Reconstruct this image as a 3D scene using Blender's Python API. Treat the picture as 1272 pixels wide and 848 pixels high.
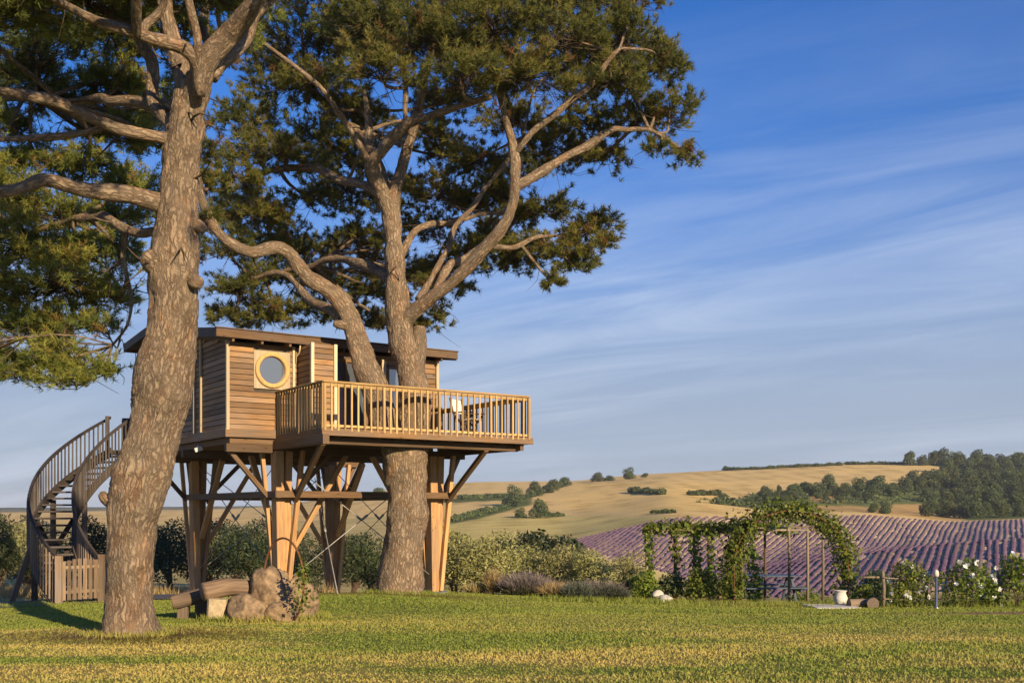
import bpy, math, random
import numpy as np
from mathutils import Vector, Matrix

random.seed(7)
RNG = np.random.default_rng(11)
for o in list(bpy.data.objects): bpy.data.objects.remove(o)
scene = bpy.context.scene
COL = scene.collection
R = math.radians

# ------------------------------------------------------------------ camera, sky, sun, exposure
F, H, CX, CZ = 1300.0, 635.0, 636.0, 1.65
cam_d = bpy.data.cameras.new('camera'); cam = bpy.data.objects.new('camera', cam_d); COL.objects.link(cam)
cam.location = (0, 0, CZ); cam.rotation_euler = (R(90), 0, 0)
cam_d.sensor_width = 36; cam_d.lens = 36 * F / 1272; cam_d.shift_y = (H - 424) / 1272
cam_d.clip_start = 0.1; cam_d.clip_end = 20000
scene.camera = cam

SUN_AZ = math.atan2(0.56, -0.828)      # clockwise from +Y
SUN_EL = R(18)
world = bpy.data.worlds.new('World'); scene.world = world; world.use_nodes = True
wn, wl = world.node_tree.nodes, world.node_tree.links
wn.clear()
sky = wn.new('ShaderNodeTexSky'); sky.sky_type = 'NISHITA'; sky.sun_disc = False
sky.sun_elevation = SUN_EL; sky.sun_rotation = SUN_AZ
sky.altitude = 300; sky.air_density = 1.0; sky.dust_density = 0.25; sky.ozone_density = 4.5
bg = wn.new('ShaderNodeBackground'); bg.inputs[1].default_value = 0.115
wo = wn.new('ShaderNodeOutputWorld')
tc = wn.new('ShaderNodeTexCoord')
def wmath(op, a, b=None):
    n = wn.new('ShaderNodeMath'); n.operation = op
    for i, x in enumerate((a, b)):
        if x is None: continue
        if isinstance(x, (int, float)): n.inputs[i].default_value = x
        else: wl.new(x, n.inputs[i])
    return n.outputs[0]
sep = wn.new('ShaderNodeSeparateXYZ'); wl.new(tc.outputs['Generated'], sep.inputs[0])
den = wmath('ADD', wmath('MAXIMUM', sep.outputs[2], 0.0), 0.16)
cmb = wn.new('ShaderNodeCombineXYZ')
wl.new(wmath('DIVIDE', sep.outputs[0], den), cmb.inputs[0])
wl.new(wmath('DIVIDE', sep.outputs[1], den), cmb.inputs[1])
mp = wn.new('ShaderNodeMapping'); mp0 = wn.new('ShaderNodeMapping'); mp0.inputs['Rotation'].default_value = (0, 0, R(30)); mp.inputs['Location'].default_value = (3.1, 0.35, 0); mp.inputs['Scale'].default_value = (0.62, 2.5, 1)
wl.new(cmb.outputs[0], mp0.inputs[0]); wl.new(mp0.outputs[0], mp.inputs[0])
nz = wn.new('ShaderNodeTexNoise'); nz.inputs['Scale'].default_value = 1.1; nz.inputs['Detail'].default_value = 7
nz.inputs['Roughness'].default_value = 0.62; nz.inputs['Distortion'].default_value = 1.1
wl.new(mp.outputs[0], nz.inputs['Vector'])
nz2 = wn.new('ShaderNodeTexNoise'); nz2.inputs['Scale'].default_value = 0.5; nz2.inputs['Detail'].default_value = 2
wl.new(cmb.outputs[0], nz2.inputs['Vector'])
cr = wn.new('ShaderNodeValToRGB'); cr.color_ramp.elements[0].position = 0.38; cr.color_ramp.elements[1].position = 0.82
wl.new(nz.outputs[0], cr.inputs[0])
cr2 = wn.new('ShaderNodeValToRGB'); cr2.color_ramp.elements[0].position = 0.38; cr2.color_ramp.elements[1].position = 0.66
wl.new(nz2.outputs[0], cr2.inputs[0])
cloud = wmath('MULTIPLY', wmath('MULTIPLY', cr.outputs[0], cr2.outputs[0]), wmath('DIVIDE', 0.8, wmath('ADD', 1.0, wmath('POWER', wmath('DIVIDE', wmath('MAXIMUM', sep.outputs[2], 0.0), 0.33), 7.0))))
hs = wn.new('ShaderNodeHueSaturation'); hs.inputs['Saturation'].default_value = 1.6; hs.inputs['Hue'].default_value = 0.515
wl.new(sky.outputs[0], hs.inputs['Color'])
# thin high veil: denser towards the horizon all the way round, as humid evening air is
veil = wmath('DIVIDE', 1.0, wmath('ADD', 1.0, wmath('POWER', wmath('DIVIDE', wmath('MAXIMUM', sep.outputs[2], 0.0), 0.235), 4.0)))
mixv = wn.new('ShaderNodeMix'); mixv.data_type = 'RGBA'
wl.new(wmath('MULTIPLY', veil, 0.95), mixv.inputs[0]); wl.new(hs.outputs[0], mixv.inputs[6]); mixv.inputs[7].default_value = (2.4, 2.8, 3.6, 1)
mixc = wn.new('ShaderNodeMix'); mixc.data_type = 'RGBA'
wl.new(cloud, mixc.inputs[0]); wl.new(mixv.outputs[2], mixc.inputs[6]); mixc.inputs[7].default_value = (4.6, 5.1, 6.0, 1)
wl.new(mixc.outputs[2], bg.inputs[0]); wl.new(bg.outputs[0], wo.inputs[0])

sd = bpy.data.lights.new('sun', 'SUN'); so = bpy.data.objects.new('sun', sd); COL.objects.link(so)
sd.energy = 5.0; sd.angle = R(0.7); sd.color = (1.0, 0.79, 0.51)
sv = Vector((math.sin(SUN_AZ) * math.cos(SUN_EL), math.cos(SUN_AZ) * math.cos(SUN_EL), math.sin(SUN_EL)))
so.rotation_euler = (-sv).to_track_quat('-Z', 'Y').to_euler(); so.location = sv * 60
scene.view_settings.view_transform = 'Standard'; scene.view_settings.look = 'None'
scene.view_settings.exposure = 0.5; scene.view_settings.gamma = 1.0
scene.view_settings.use_curve_mapping = False
scene.render.engine = 'CYCLES'
scene.cycles.max_bounces = 8; scene.cycles.diffuse_bounces = 5; scene.cycles.transmission_bounces = 6; scene.cycles.transparent_max_bounces = 8

# ------------------------------------------------------------------ numeric helpers
def P(px, py, Y):
    return np.array([(px - CX) / F * Y, Y, CZ + (H - py) / F * Y])
def ss(x, a, b):
    t = np.clip((np.asarray(x, float) - a) / (b - a), 0, 1); return t * t * (3 - 2 * t)
def hsh(i, j, k, s):
    n = (i * 374761393 + j * 668265263 + k * 2147483647 + s * 1274126177) & 0xffffffff
    n = ((n ^ (n >> 13)) * 1274126177) & 0xffffffff
    n = ((n ^ (n >> 16)) * 2246822519) & 0xffffffff
    return ((n ^ (n >> 15)) & 0xffffff) / float(0xffffff)
def vnoise(p, s=0):
    p = np.asarray(p, float)
    if p.shape[-1] == 2: p = np.concatenate([p, np.zeros(p.shape[:-1] + (1,))], -1)
    i = np.floor(p).astype(np.int64); f = p - i; f = f * f * (3 - 2 * f); r = 0
    for a in (0, 1):
        for b in (0, 1):
            for c in (0, 1):
                w = (f[..., 0] if a else 1 - f[..., 0]) * (f[..., 1] if b else 1 - f[..., 1]) * (f[..., 2] if c else 1 - f[..., 2])
                r = r + w * hsh(i[..., 0] + a, i[..., 1] + b, i[..., 2] + c, s)
    return r
def fbm(p, s=0, o=4):
    p = np.asarray(p, float); r = 0; a = 0.5; t = 0
    for k in range(o):
        r = r + a * vnoise(p * 2 ** k, s + k); t += a; a *= 0.5
    return r / t
def worley(p, s=0):
    i = np.floor(p).astype(np.int64); d1 = np.full(p.shape[0], 9.0); d2 = d1.copy()
    for a in (-1, 0, 1):
        for b in (-1, 0, 1):
            for c in (-1, 0, 1):
                q = i + np.array([a, b, c])
                o = np.stack([hsh(q[:, 0], q[:, 1], q[:, 2], s + k) for k in range(3)], -1)
                d = np.linalg.norm(q + o - p, axis=1)
                d2 = np.minimum(d2, np.maximum(d, d1)); d1 = np.minimum(d1, d)
    return d1, d2
def nrm(v):
    v = np.asarray(v, float); return v / np.maximum(np.linalg.norm(v, axis=-1, keepdims=True), 1e-9)
def crom(pts, n):
    """Catmull-Rom resample of rows (x,y,z,r) to about n points"""
    p = np.asarray(pts, float)
    if len(p) == 2: return p[0] + (p[1] - p[0]) * np.linspace(0, 1, n)[:, None]
    q = np.vstack([2 * p[0] - p[1], p, 2 * p[-1] - p[-2]])
    t = np.linspace(0, len(p) - 1 - 1e-6, n); i = t.astype(int); f = (t - i)[:, None]
    a, b, c, d = q[i], q[i + 1], q[i + 2], q[i + 3]
    return 0.5 * (2 * b + (c - a) * f + (2 * a - 5 * b + 4 * c - d) * f ** 2 + (3 * b - a - 3 * c + d) * f ** 3)

# ------------------------------------------------------------------ mesh helpers
MATS = {}
def new_mesh(name, V, Fc, mat, smooth=False, gc=None, v=None, col=None):
    V = np.asarray(V, np.float32).reshape(-1, 3)
    me = bpy.data.meshes.new(name)
    if isinstance(Fc, np.ndarray):
        k = Fc.shape[1]; nf = Fc.shape[0]
        me.vertices.add(len(V)); me.vertices.foreach_set('co', V.ravel())
        me.loops.add(nf * k); me.loops.foreach_set('vertex_index', Fc.astype(np.int32).ravel())
        me.polygons.add(nf); me.polygons.foreach_set('loop_start', np.arange(0, nf * k, k, dtype=np.int32))
        me.update(calc_edges=True)
    else:
        me.from_pydata(V.tolist(), [], Fc); me.update()
    if smooth: me.polygons.foreach_set('use_smooth', np.ones(len(me.polygons), bool))
    if gc is not None:
        me.attributes.new('gc', 'FLOAT_VECTOR', 'POINT').data.foreach_set('vector', np.asarray(gc, np.float32).ravel())
    if v is not None:
        me.attributes.new('v', 'FLOAT', 'POINT').data.foreach_set('value', np.asarray(v, np.float32).ravel())
    if col is not None:
        me.attributes.new('tint', 'FLOAT_COLOR', 'POINT').data.foreach_set('color', np.asarray(col, np.float32).ravel())
    me.materials.append(MATS[mat]); return me
INV = {}
def tag(o, label=None, cat=None, group=None, kind=None):
    for k, x in (('label', label), ('category', cat), ('group', group), ('kind', kind)):
        if x: o[k] = x
    return o
def root(name, loc, rz=0, label=None, cat=None, group=None):
    o = bpy.data.objects.new(name, None); COL.objects.link(o)
    o.location = loc; o.rotation_euler = (0, 0, rz); o.empty_display_size = 0.2
    INV[o.name] = np.array((Matrix.Translation(loc) @ Matrix.Rotation(rz, 4, 'Z')).inverted())
    return tag(o, label, cat, group)
def part(parent, name, geo, mat, smooth=False, kind=None, v=None, label=None):
    """geo = (V, F, gc) in world coordinates; parent is a root or a part"""
    V, Fc, gc = geo
    M = INV[parent.name]; V = np.asarray(V, float) @ M[:3, :3].T + M[:3, 3]
    o = bpy.data.objects.new(name, new_mesh(name, V, Fc, mat, smooth, gc, v)); COL.objects.link(o)
    o.parent = parent; INV[o.name] = M
    return tag(o, label=label, kind=kind)
def solo(name, geo, mat, label=None, cat=None, group=None, kind=None, smooth=False, v=None, col=None):
    V, Fc, gc = geo; V = np.asarray(V, float)
    b = np.array([(V[:, 0].min() + V[:, 0].max()) / 2, (V[:, 1].min() + V[:, 1].max()) / 2, V[:, 2].min()])
    o = bpy.data.objects.new(name, new_mesh(name, V - b, Fc, mat, smooth, gc, v, col)); COL.objects.link(o)
    o.location = b
    M = np.eye(4); M[:3, 3] = -b; INV[o.name] = M
    return tag(o, label, cat, group, kind)
def copy_tree(o, parent=None):
    c = o.copy(); COL.objects.link(c); c.parent = parent
    for ch in list(o.children): copy_tree(ch, c)
    return c
def join(gs):
    Vs, Fs, Gs, n = [], [], [], 0
    for V, Fc, g in gs:
        V = np.asarray(V, float); Vs.append(V); Gs.append(g if g is not None else V)
        Fs += [tuple(int(i) + n for i in f) for f in Fc]; n += len(V)
    return np.vstack(Vs), Fs, np.vstack(Gs)
_k = [0]
def beam(p0, p1, w, h, up=(0, 0, 1), ch=0.008):
    p0, p1 = np.asarray(p0, float), np.asarray(p1, float); ax = p1 - p0; L = np.linalg.norm(ax); ax = ax / L
    up = np.asarray(up, float)
    if abs(ax @ up) > 0.98: up = np.array([0, 1.0, 0]) if abs(ax[1]) < 0.9 else np.array([1.0, 0, 0])
    s = np.cross(ax, up); s /= np.linalg.norm(s); u = np.cross(s, ax)
    a, b = w / 2, h / 2; c = min(ch, a * .4, b * .4)
    prof = [(-a + c, -b), (a - c, -b), (a, -b + c), (a, b - c), (a - c, b), (-a + c, b), (-a, b - c), (-a, -b + c)]
    _k[0] += 1; off = (_k[0] * 0.731) % 37
    V, G = [], []
    for q, l in ((p0, 0), (p1, L)):
        for x, y in prof: V.append(q + s * x + u * y); G.append((x + off, y + off * 2, l + off))
    Fc = [(i, (i + 1) % 8, 8 + (i + 1) % 8, 8 + i) for i in range(8)] + [tuple(range(7, -1, -1)), tuple(range(8, 16))]
    return np.array(V), Fc, np.array(G)
def tube(pts, seg=8, disp=None, cap=True, n=None):
    """pts rows (x,y,z,r)"""
    p = np.asarray(pts, float)
    if n: p = crom(p, n)
    c, r = p[:, :3], p[:, 3]; m = len(c)
    t = nrm(np.gradient(c, axis=0)); u = np.cross(t[0], [0, 0, 1.0])
    if np.linalg.norm(u) < .1: u = np.cross(t[0], [0, 1.0, 0])
    us = []
    for k in range(m):
        u = u - t[k] * (u @ t[k]); u /= np.linalg.norm(u); us.append(u.copy())
    us = np.array(us); ws = np.cross(t, us)
    a = np.linspace(0, 2 * np.pi, seg, endpoint=False)
    ln = np.concatenate([[0], np.cumsum(np.linalg.norm(np.diff(c, axis=0), axis=1))])
    ca, sa = np.cos(a), np.sin(a); rr = r[:, None] * np.ones(seg)
    _k[0] += 1; off = (_k[0] * 1.37) % 41
    gc = np.stack([rr * ca + off, rr * sa + off, (ln[:, None] + 0 * rr)], -1)
    if disp is not None: rr = rr + disp(gc.reshape(-1, 3)).reshape(rr.shape) * np.minimum(1, rr / 0.2)
    V = c[:, None, :] + rr[..., None] * (us[:, None, :] * ca[None, :, None] + ws[:, None, :] * sa[None, :, None])
    V = V.reshape(-1, 3); gc = gc.reshape(-1, 3)
    i = np.arange(m - 1)[:, None] * seg; j = np.arange(seg)[None, :]; j2 = (j + 1) % seg
    Fc = np.stack([i + j, i + j2, i + seg + j2, i + seg + j], -1).reshape(-1, 4)
    if cap:
        V = np.vstack([V, c[-1] + t[-1] * r[-1] * .35, c[0]]); gc = np.vstack([gc, gc[-1], gc[0]])
        e = (m - 1) * seg; k = len(V) - 2
        Fc = np.vstack([Fc, [(e + q, e + (q + 1) % seg, k, k) for q in range(seg)], [((q + 1) % seg, q, k + 1, k + 1) for q in range(seg)]])
        Fc = [tuple(dict.fromkeys(f)) for f in Fc.tolist()]
    return V, Fc, gc
def lathe(prof, seg=16, c=(0, 0, 0)):
    a = np.linspace(0, 2 * np.pi, seg, endpoint=False); V, Fc = [], []
    for r, z in prof:
        for q in a: V.append((c[0] + r * math.cos(q), c[1] + r * math.sin(q), c[2] + z))
    for i in range(len(prof) - 1):
        for j in range(seg): Fc.append((i * seg + j, i * seg + (j + 1) % seg, (i + 1) * seg + (j + 1) % seg, (i + 1) * seg + j))
    V = np.array(V); return V, Fc, V.copy()

# ------------------------------------------------------------------ materials
class NT:
    def __init__(s, name):
        s.m = bpy.data.materials.new(name); s.m.use_nodes = True; s.n, s.l = s.m.node_tree.nodes, s.m.node_tree.links
        s.n.clear(); s.out = s.n.new('ShaderNodeOutputMaterial'); MATS[name] = s.m
    def node(s, t, **kw):
        n = s.n.new(t)
        for k, x in kw.items(): setattr(n, k, x)
        return n
    def set(s, sock, x):
        if isinstance(x, bpy.types.NodeSocket): s.l.new(x, sock)
        else: sock.default_value = x
    def attr(s, a): return s.node('ShaderNodeAttribute', attribute_name=a)
    def mapping(s, vec, sc):
        n = s.node('ShaderNodeMapping'); s.l.new(vec, n.inputs[0]); n.inputs['Scale'].default_value = sc; return n.outputs[0]
    def noise(s, vec, scale, det=4, rough=.55, dist=0):
        n = s.node('ShaderNodeTexNoise')
        if vec is not None: s.l.new(vec, n.inputs['Vector'])
        n.inputs['Scale'].default_value = scale; n.inputs['Detail'].default_value = det; n.inputs['Roughness'].default_value = rough; n.inputs['Distortion'].default_value = dist
        return n.outputs[0]
    def ramp(s, f, stops):
        n = s.node('ShaderNodeValToRGB'); s.l.new(f, n.inputs[0]); e = n.color_ramp.elements
        while len(e) < len(stops): e.new(.5)
        for q, (p, c) in zip(e, stops):
            q.position = p; q.color = (c[0], c[1], c[2], 1) if not isinstance(c, (int, float)) else (c, c, c, 1)
        return n.outputs[0]
    def mix(s, f, a, b, mode='MIX'):
        n = s.node('ShaderNodeMix', data_type='RGBA', blend_type=mode)
        s.set(n.inputs[0], f)
        for i, x in ((6, a), (7, b)): s.set(n.inputs[i], x if isinstance(x, bpy.types.NodeSocket) else (x[0], x[1], x[2], 1))
        return n.outputs[2]
    def math(s, op, a, b=0.0):
        n = s.node('ShaderNodeMath', operation=op); s.set(n.inputs[0], a); s.set(n.inputs[1], b); return n.outputs[0]
    def bump(s, h, st, d=.02):
        n = s.node('ShaderNodeBump'); s.l.new(h, n.inputs['Height']); n.inputs['Strength'].default_value = st; n.inputs['Distance'].default_value = d; return n.outputs[0]
    def bsdf(s, col, rough=.7, normal=None, spec=.3, metal=0, ior=None):
        b = s.node('ShaderNodeBsdfPrincipled'); s.set(b.inputs['Base Color'], col if isinstance(col, bpy.types.NodeSocket) else (*col, 1))
        s.set(b.inputs['Roughness'], rough); b.inputs['Specular IOR Level'].default_value = spec; b.inputs['Metallic'].default_value = metal
        if ior: b.inputs['IOR'].default_value = ior
        if normal is not None: s.l.new(normal, b.inputs['Normal'])
        s.l.new(b.outputs[0], s.out.inputs[0]); return b

def wood(name, light, dark, grey=(.2, .18, .16), greyamt=.3, knots=True):
    t = NT(name); g = t.attr('gc').outputs['Vector']
    oi = t.node('ShaderNodeObjectInfo').outputs['Random']
    gr = t.noise(t.mapping(g, (16, 16, .8)), 2.2, 6, .6, .4)
    fine = t.noise(t.mapping(g, (70, 70, 2.5)), 2.0, 3)
    c = t.mix(t.ramp(gr, [(.36, 0), (.66, 1)]), dark, light)
    c = t.mix(t.math('MULTIPLY', t.ramp(t.noise(g, .9, 4), [(.4, 0), (.7, 1)]), greyamt), c, grey)
    if knots:
        vo = t.node('ShaderNodeTexVoronoi'); t.l.new(t.mapping(g, (5, 5, 1.9)), vo.inputs['Vector']); vo.inputs['Scale'].default_value = 1.4
        c = t.mix(t.ramp(vo.outputs['Distance'], [(.05, .75), (.13, 0)]), c, tuple(x * .35 for x in dark))
    hv = t.node('ShaderNodeHueSaturation'); t.l.new(c, hv.inputs['Color'])
    t.l.new(t.math('ADD', t.math('MULTIPLY', oi, .66), .66), hv.inputs['Value'])
    t.bsdf(hv.outputs[0], .72, t.bump(t.math('ADD', gr, t.math('MULTIPLY', fine, .6)), .45, .008), .25)
wood('wood_post', (.58, .34, .145), (.36, .185, .07), (.30, .22, .15), .5)
wood('wood_rail', (.60, .40, .16), (.42, .25, .09), (.27, .20, .13), .35)
wood('wood_siding', (.36, .205, .09), (.21, .112, .047), (.22, .175, .14), .7)
wood('wood_trim', (.68, .55, .36), (.52, .40, .24), (.45, .38, .30), .4)
wood('wood_beam', (.185, .105, .05), (.10, .056, .028), (.15, .115, .085), .6)
wood('wood_pale', (.33, .25, .155), (.21, .155, .095), (.25, .22, .18), .6)
wood('wood_grey', (.10, .076, .06), (.055, .042, .034), (.115, .105, .10), .7)  # darkened tone: tree shade over the stairs is put into the colour
wood('wood_gate', (.30, .21, .13), (.18, .12, .075), (.24, .21, .18), .6)
wood('wood_log', (.23, .155, .095), (.10, .064, .04), (.17, .14, .11), .5)

def bark(name, hi, mid, lo, red, dark=.55):
    t = NT(name); g = t.attr('gc').outputs['Vector']
    wn_ = t.node('ShaderNodeTexNoise'); t.l.new(t.mapping(g, (1, 1, .55)), wn_.inputs['Vector']); wn_.inputs['Scale'].default_value = 7; wn_.inputs['Detail'].default_value = 6; wn_.inputs['Roughness'].default_value = .62
    wv = t.node('ShaderNodeVectorMath', operation='SCALE'); t.l.new(wn_.outputs[1], wv.inputs[0]); wv.inputs['Scale'].default_value = 3.4
    gg = t.node('ShaderNodeVectorMath', operation='ADD'); t.l.new(t.mapping(g, (17, 17, 4.2)), gg.inputs[0]); t.l.new(wv.outputs[0], gg.inputs[1])
    vo = t.node('ShaderNodeTexVoronoi', feature='DISTANCE_TO_EDGE'); t.l.new(gg.outputs[0], vo.inputs['Vector']); vo.inputs['Scale'].default_value = 1.0
    ed = t.ramp(vo.outputs['Distance'], [(.0, 0), (.30, 1)])
    fl = t.noise(t.mapping(g, (30, 30, 9)), 2.2, 7, .72, .6)
    fine = t.noise(t.mapping(g, (60, 60, 30)), 2.5, 4, .7)
    c = t.mix(t.ramp(fl, [(.32, 0), (.70, 1)]), mid, hi)
    c = t.mix(t.ramp(t.noise(t.mapping(g, (3.5, 3.5, 1.1)), 2.2, 6, .65), [(.50, 0), (.68, .85)]), c, red)
    c = t.mix(t.ramp(t.noise(g, 1.5, 5, .6), [(.46, 0), (.70, .75)]), c, (.25, .205, .145))
    fade = t.ramp(t.noise(g, 4.5, 4), [(.28, .5), (.62, 1)])
    c = t.mix(t.math('MULTIPLY', t.math('MULTIPLY', t.math('SUBTRACT', 1.0, ed), fade), dark), c, lo)
    h = t.math('ADD', t.math('MULTIPLY', ed, .9), t.math('ADD', t.math('MULTIPLY', fl, 1.1), t.math('MULTIPLY', fine, .35)))
    t.bsdf(c, .9, t.bump(h, .9, .022), .12)
bark('pine_bark', (.49, .37, .25), (.33, .235, .15), (.10, .068, .045), (.42, .23, .115), .9)
bark('twig_bark', (.17, .115, .07), (.10, .066, .042), (.05, .034, .023), (.16, .085, .045))

def leaf(name, stops, trans=.3, rough=.55):
    t = NT(name); v = t.attr('v').outputs['Fac']
    c = t.ramp(v, stops)
    oi = t.node('ShaderNodeObjectInfo').outputs['Random']
    hv = t.node('ShaderNodeHueSaturation'); t.l.new(c, hv.inputs['Color']); t.l.new(t.math('ADD', t.math('MULTIPLY', oi, .4), .8), hv.inputs['Value'])
    t.l.new(t.math('ADD', t.math('MULTIPLY', oi, .03), .485), hv.inputs['Hue'])
    b = t.bsdf(hv.outputs[0], rough, None, .25)
    tr = t.node('ShaderNodeBsdfTranslucent'); t.l.new(hv.outputs[0], tr.inputs[0])
    ms = t.node('ShaderNodeMixShader'); ms.inputs[0].default_value = trans
    t.l.new(b.outputs[0], ms.inputs[1]); t.l.new(tr.outputs[0], ms.inputs[2]); t.l.new(ms.outputs[0], t.out.inputs[0])
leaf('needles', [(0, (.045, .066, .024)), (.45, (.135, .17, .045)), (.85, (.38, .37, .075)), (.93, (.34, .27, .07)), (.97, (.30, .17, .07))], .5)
leaf('olive_leaf', [(0, (.15, .165, .06)), (.6, (.33, .32, .115)), (1, (.50, .47, .18))], .25)
leaf('dark_leaf', [(0, (.022, .038, .018)), (.6, (.050, .072, .026)), (1, (.095, .11, .038))], .2)
leaf('vine_leaf', [(0, (.075, .12, .022)), (.6, (.18, .24, .035)), (1, (.36, .38, .06))], .4)
leaf('wood_leaf', [(0, (.04, .062, .022)), (.6, (.08, .105, .034)), (1, (.15, .165, .05))], .2)
leaf('hedge_leaf', [(0, (.05, .075, .028)), (1, (.12, .14, .045))], .15)
leaf('rosemary_leaf', [(0, (.045, .06, .042)), (1, (.12, .125, .085))], .15)
leaf('lavender_spike', [(0, (.08, .09, .045)), (.5, (.16, .15, .085)), (.72, (.22, .18, .165)), (1, (.31, .24, .26))], .2)
leaf('straw', [(0, (.26, .19, .07)), (1, (.52, .40, .18))], .25)
leaf('blossom', [(0, (.75, .74, .68)), (1, (.85, .84, .80))], .2)

# grass blades
t = NT('grass_blade'); g = t.node('ShaderNodeNewGeometry').outputs['Position']; v = t.attr('v').outputs['Fac']
def lawn_colour(t, pos, v=None):
    sx = t.mapping(pos, (.38, 1.0, 1.0))
    dry = t.ramp(t.math('ADD', t.math('MULTIPLY', t.noise(sx, .42, 5, .6, .5), .75), t.math('MULTIPLY', t.noise(pos, 2.6, 4, .65), .28)), [(.44, 0), (.63, 1)])
    y = t.node('ShaderNodeSeparateXYZ'); t.l.new(pos, y.inputs[0])
    yd = t.ramp(t.math('DIVIDE', y.outputs[1], 30.0), [(.38, 1), (.64, .15)])
    dry = t.math('MULTIPLY', dry, yd)
    gr = t.mix(t.ramp(t.noise(pos, 7.0, 3), [(.35, 0), (.7, 1)]), (.175, .245, .036), (.27, .31, .05))
    c = t.mix(dry, gr, (.66, .49, .15))
    return c
c = lawn_colour(t, g)
c = t.mix(t.math('MULTIPLY', t.ramp(v, [(.0, 0), (1, 1)]), .22), c, (.42, .36, .10))
b = t.bsdf(c, .6, None, .2); tr = t.node('ShaderNodeBsdfTranslucent'); t.l.new(c, tr.inputs[0])
ms = t.node('ShaderNodeMixShader'); ms.inputs[0].default_value = .3
t.l.new(b.outputs[0], ms.inputs[1]); t.l.new(tr.outputs[0], ms.inputs[2]); t.l.new(ms.outputs[0], t.out.inputs[0])
t = NT('lawn'); g = t.node('ShaderNodeNewGeometry').outputs['Position']
c = lawn_colour(t, g)
c = t.mix(t.ramp(t.noise(g, 22, 4, .7), [(.35, .55), (.7, 0)]), c, (.10, .085, .03))
t.bsdf(c, .9, t.bump(t.noise(t.mapping(g, (1, 1, .3)), 45, 5, .7), .9, .05), .1)

t = NT('ground'); g = t.node('ShaderNodeNewGeometry').outputs['Position']; a = t.attr('tint').outputs['Color']
n1 = t.noise(t.mapping(g, (.35, 1.4, 1)), .11, 7, .7, .6); n2 = t.noise(g, 1.3, 5, .7); n3 = t.noise(g, .02, 4)
f = t.math('ADD', t.math('MULTIPLY', n1, .9), t.math('ADD', t.math('MULTIPLY', n2, .55), t.math('MULTIPLY', n3, .5)))
wv_ = t.node('ShaderNodeTexWave'); t.l.new(t.mapping(g, (.55, 1, 0)), wv_.inputs['Vector']); wv_.inputs['Scale'].default_value = .05; wv_.inputs['Distortion'].default_value = 5; wv_.inputs['Detail'].default_value = 3
f = t.math('ADD', f, t.math('MULTIPLY', t.math('SUBTRACT', wv_.outputs['Fac'], .5), .10))
c = t.mix(1.0, a, t.ramp(f, [(.70, (.60, .56, .42)), (1.18, (1.3, 1.27, 1.22))]), 'MULTIPLY')
t.bsdf(c, .95, t.bump(n2, .5, .25), .05)

def plain(name, col, rough=.7, sc=6, var=.35, bumpd=.01, metal=0, spec=.3):
    t = NT(name); g = t.node('ShaderNodeNewGeometry').outputs['Position']
    n = t.noise(g, sc, 6, .62)
    c = t.mix(t.ramp(n, [(.3, 0), (.7, 1)]), tuple(x * (1 - var) for x in col), tuple(min(.95, x * (1 + var * .6)) for x in col))
    t.bsdf(c, rough, t.bump(n, .6, bumpd), spec, metal)
plain('asphalt', (.115, .11, .105), .9, 9)
plain('soil', (.20, .125, .065), .95, 12, .5, .03)
plain('roof_felt', (.10, .092, .088), .85, 5)
plain('metal_grey', (.42, .43, .45), .35, 8, .2, .002, .9)
plain('steel_cable', (.42, .40, .36), .5, 8, .2, .001, .4)
plain('rust', (.22, .095, .045), .8, 30, .5, .004, .3)
plain('canvas', (.78, .75, .68), .85, 20, .08)
plain('white_ceramic', (.66, .62, .54), .6, 14, .25)
plain('limestone', (.50, .39, .235), .85, 9, .4, .03)
plain('rock', (.29, .20, .115), .92, 9, .62, .05)
plain('pale_stone', (.62, .57, .48), .85, 6, .2)
plain('table_paint', (.075, .10, .135), .5, 8, .3)
plain('interior', (.10, .075, .055), .9, 4)
plain('curtain', (.42, .30, .31), .9, 8)
t = NT('glass'); t.bsdf((.10, .115, .14), .05, None, .5, 0, 2.8)
t = NT('lavender'); g = t.node('ShaderNodeNewGeometry').outputs['Position']; v = t.attr('v').outputs['Fac']
n = t.noise(g, 1.1, 5, .7)
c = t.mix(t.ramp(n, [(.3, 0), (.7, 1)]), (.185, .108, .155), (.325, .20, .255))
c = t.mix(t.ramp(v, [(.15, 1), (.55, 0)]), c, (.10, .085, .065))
c = t.mix(t.ramp(t.noise(g, .22, 3), [(.54, 0), (.70, .7)]), c, (.34, .25, .13))
oi = t.node('ShaderNodeObjectInfo').outputs['Random']; hv = t.node('ShaderNodeHueSaturation'); t.l.new(c, hv.inputs['Color']); t.l.new(t.math('ADD', t.math('MULTIPLY', oi, .34), .83), hv.inputs['Value']); t.l.new(t.math('ADD', t.math('MULTIPLY', oi, .03), .49), hv.inputs['Hue'])
t.bsdf(hv.outputs[0], .95, t.bump(t.noise(g, 5, 4, .8), .9, .3), .05)

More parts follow.
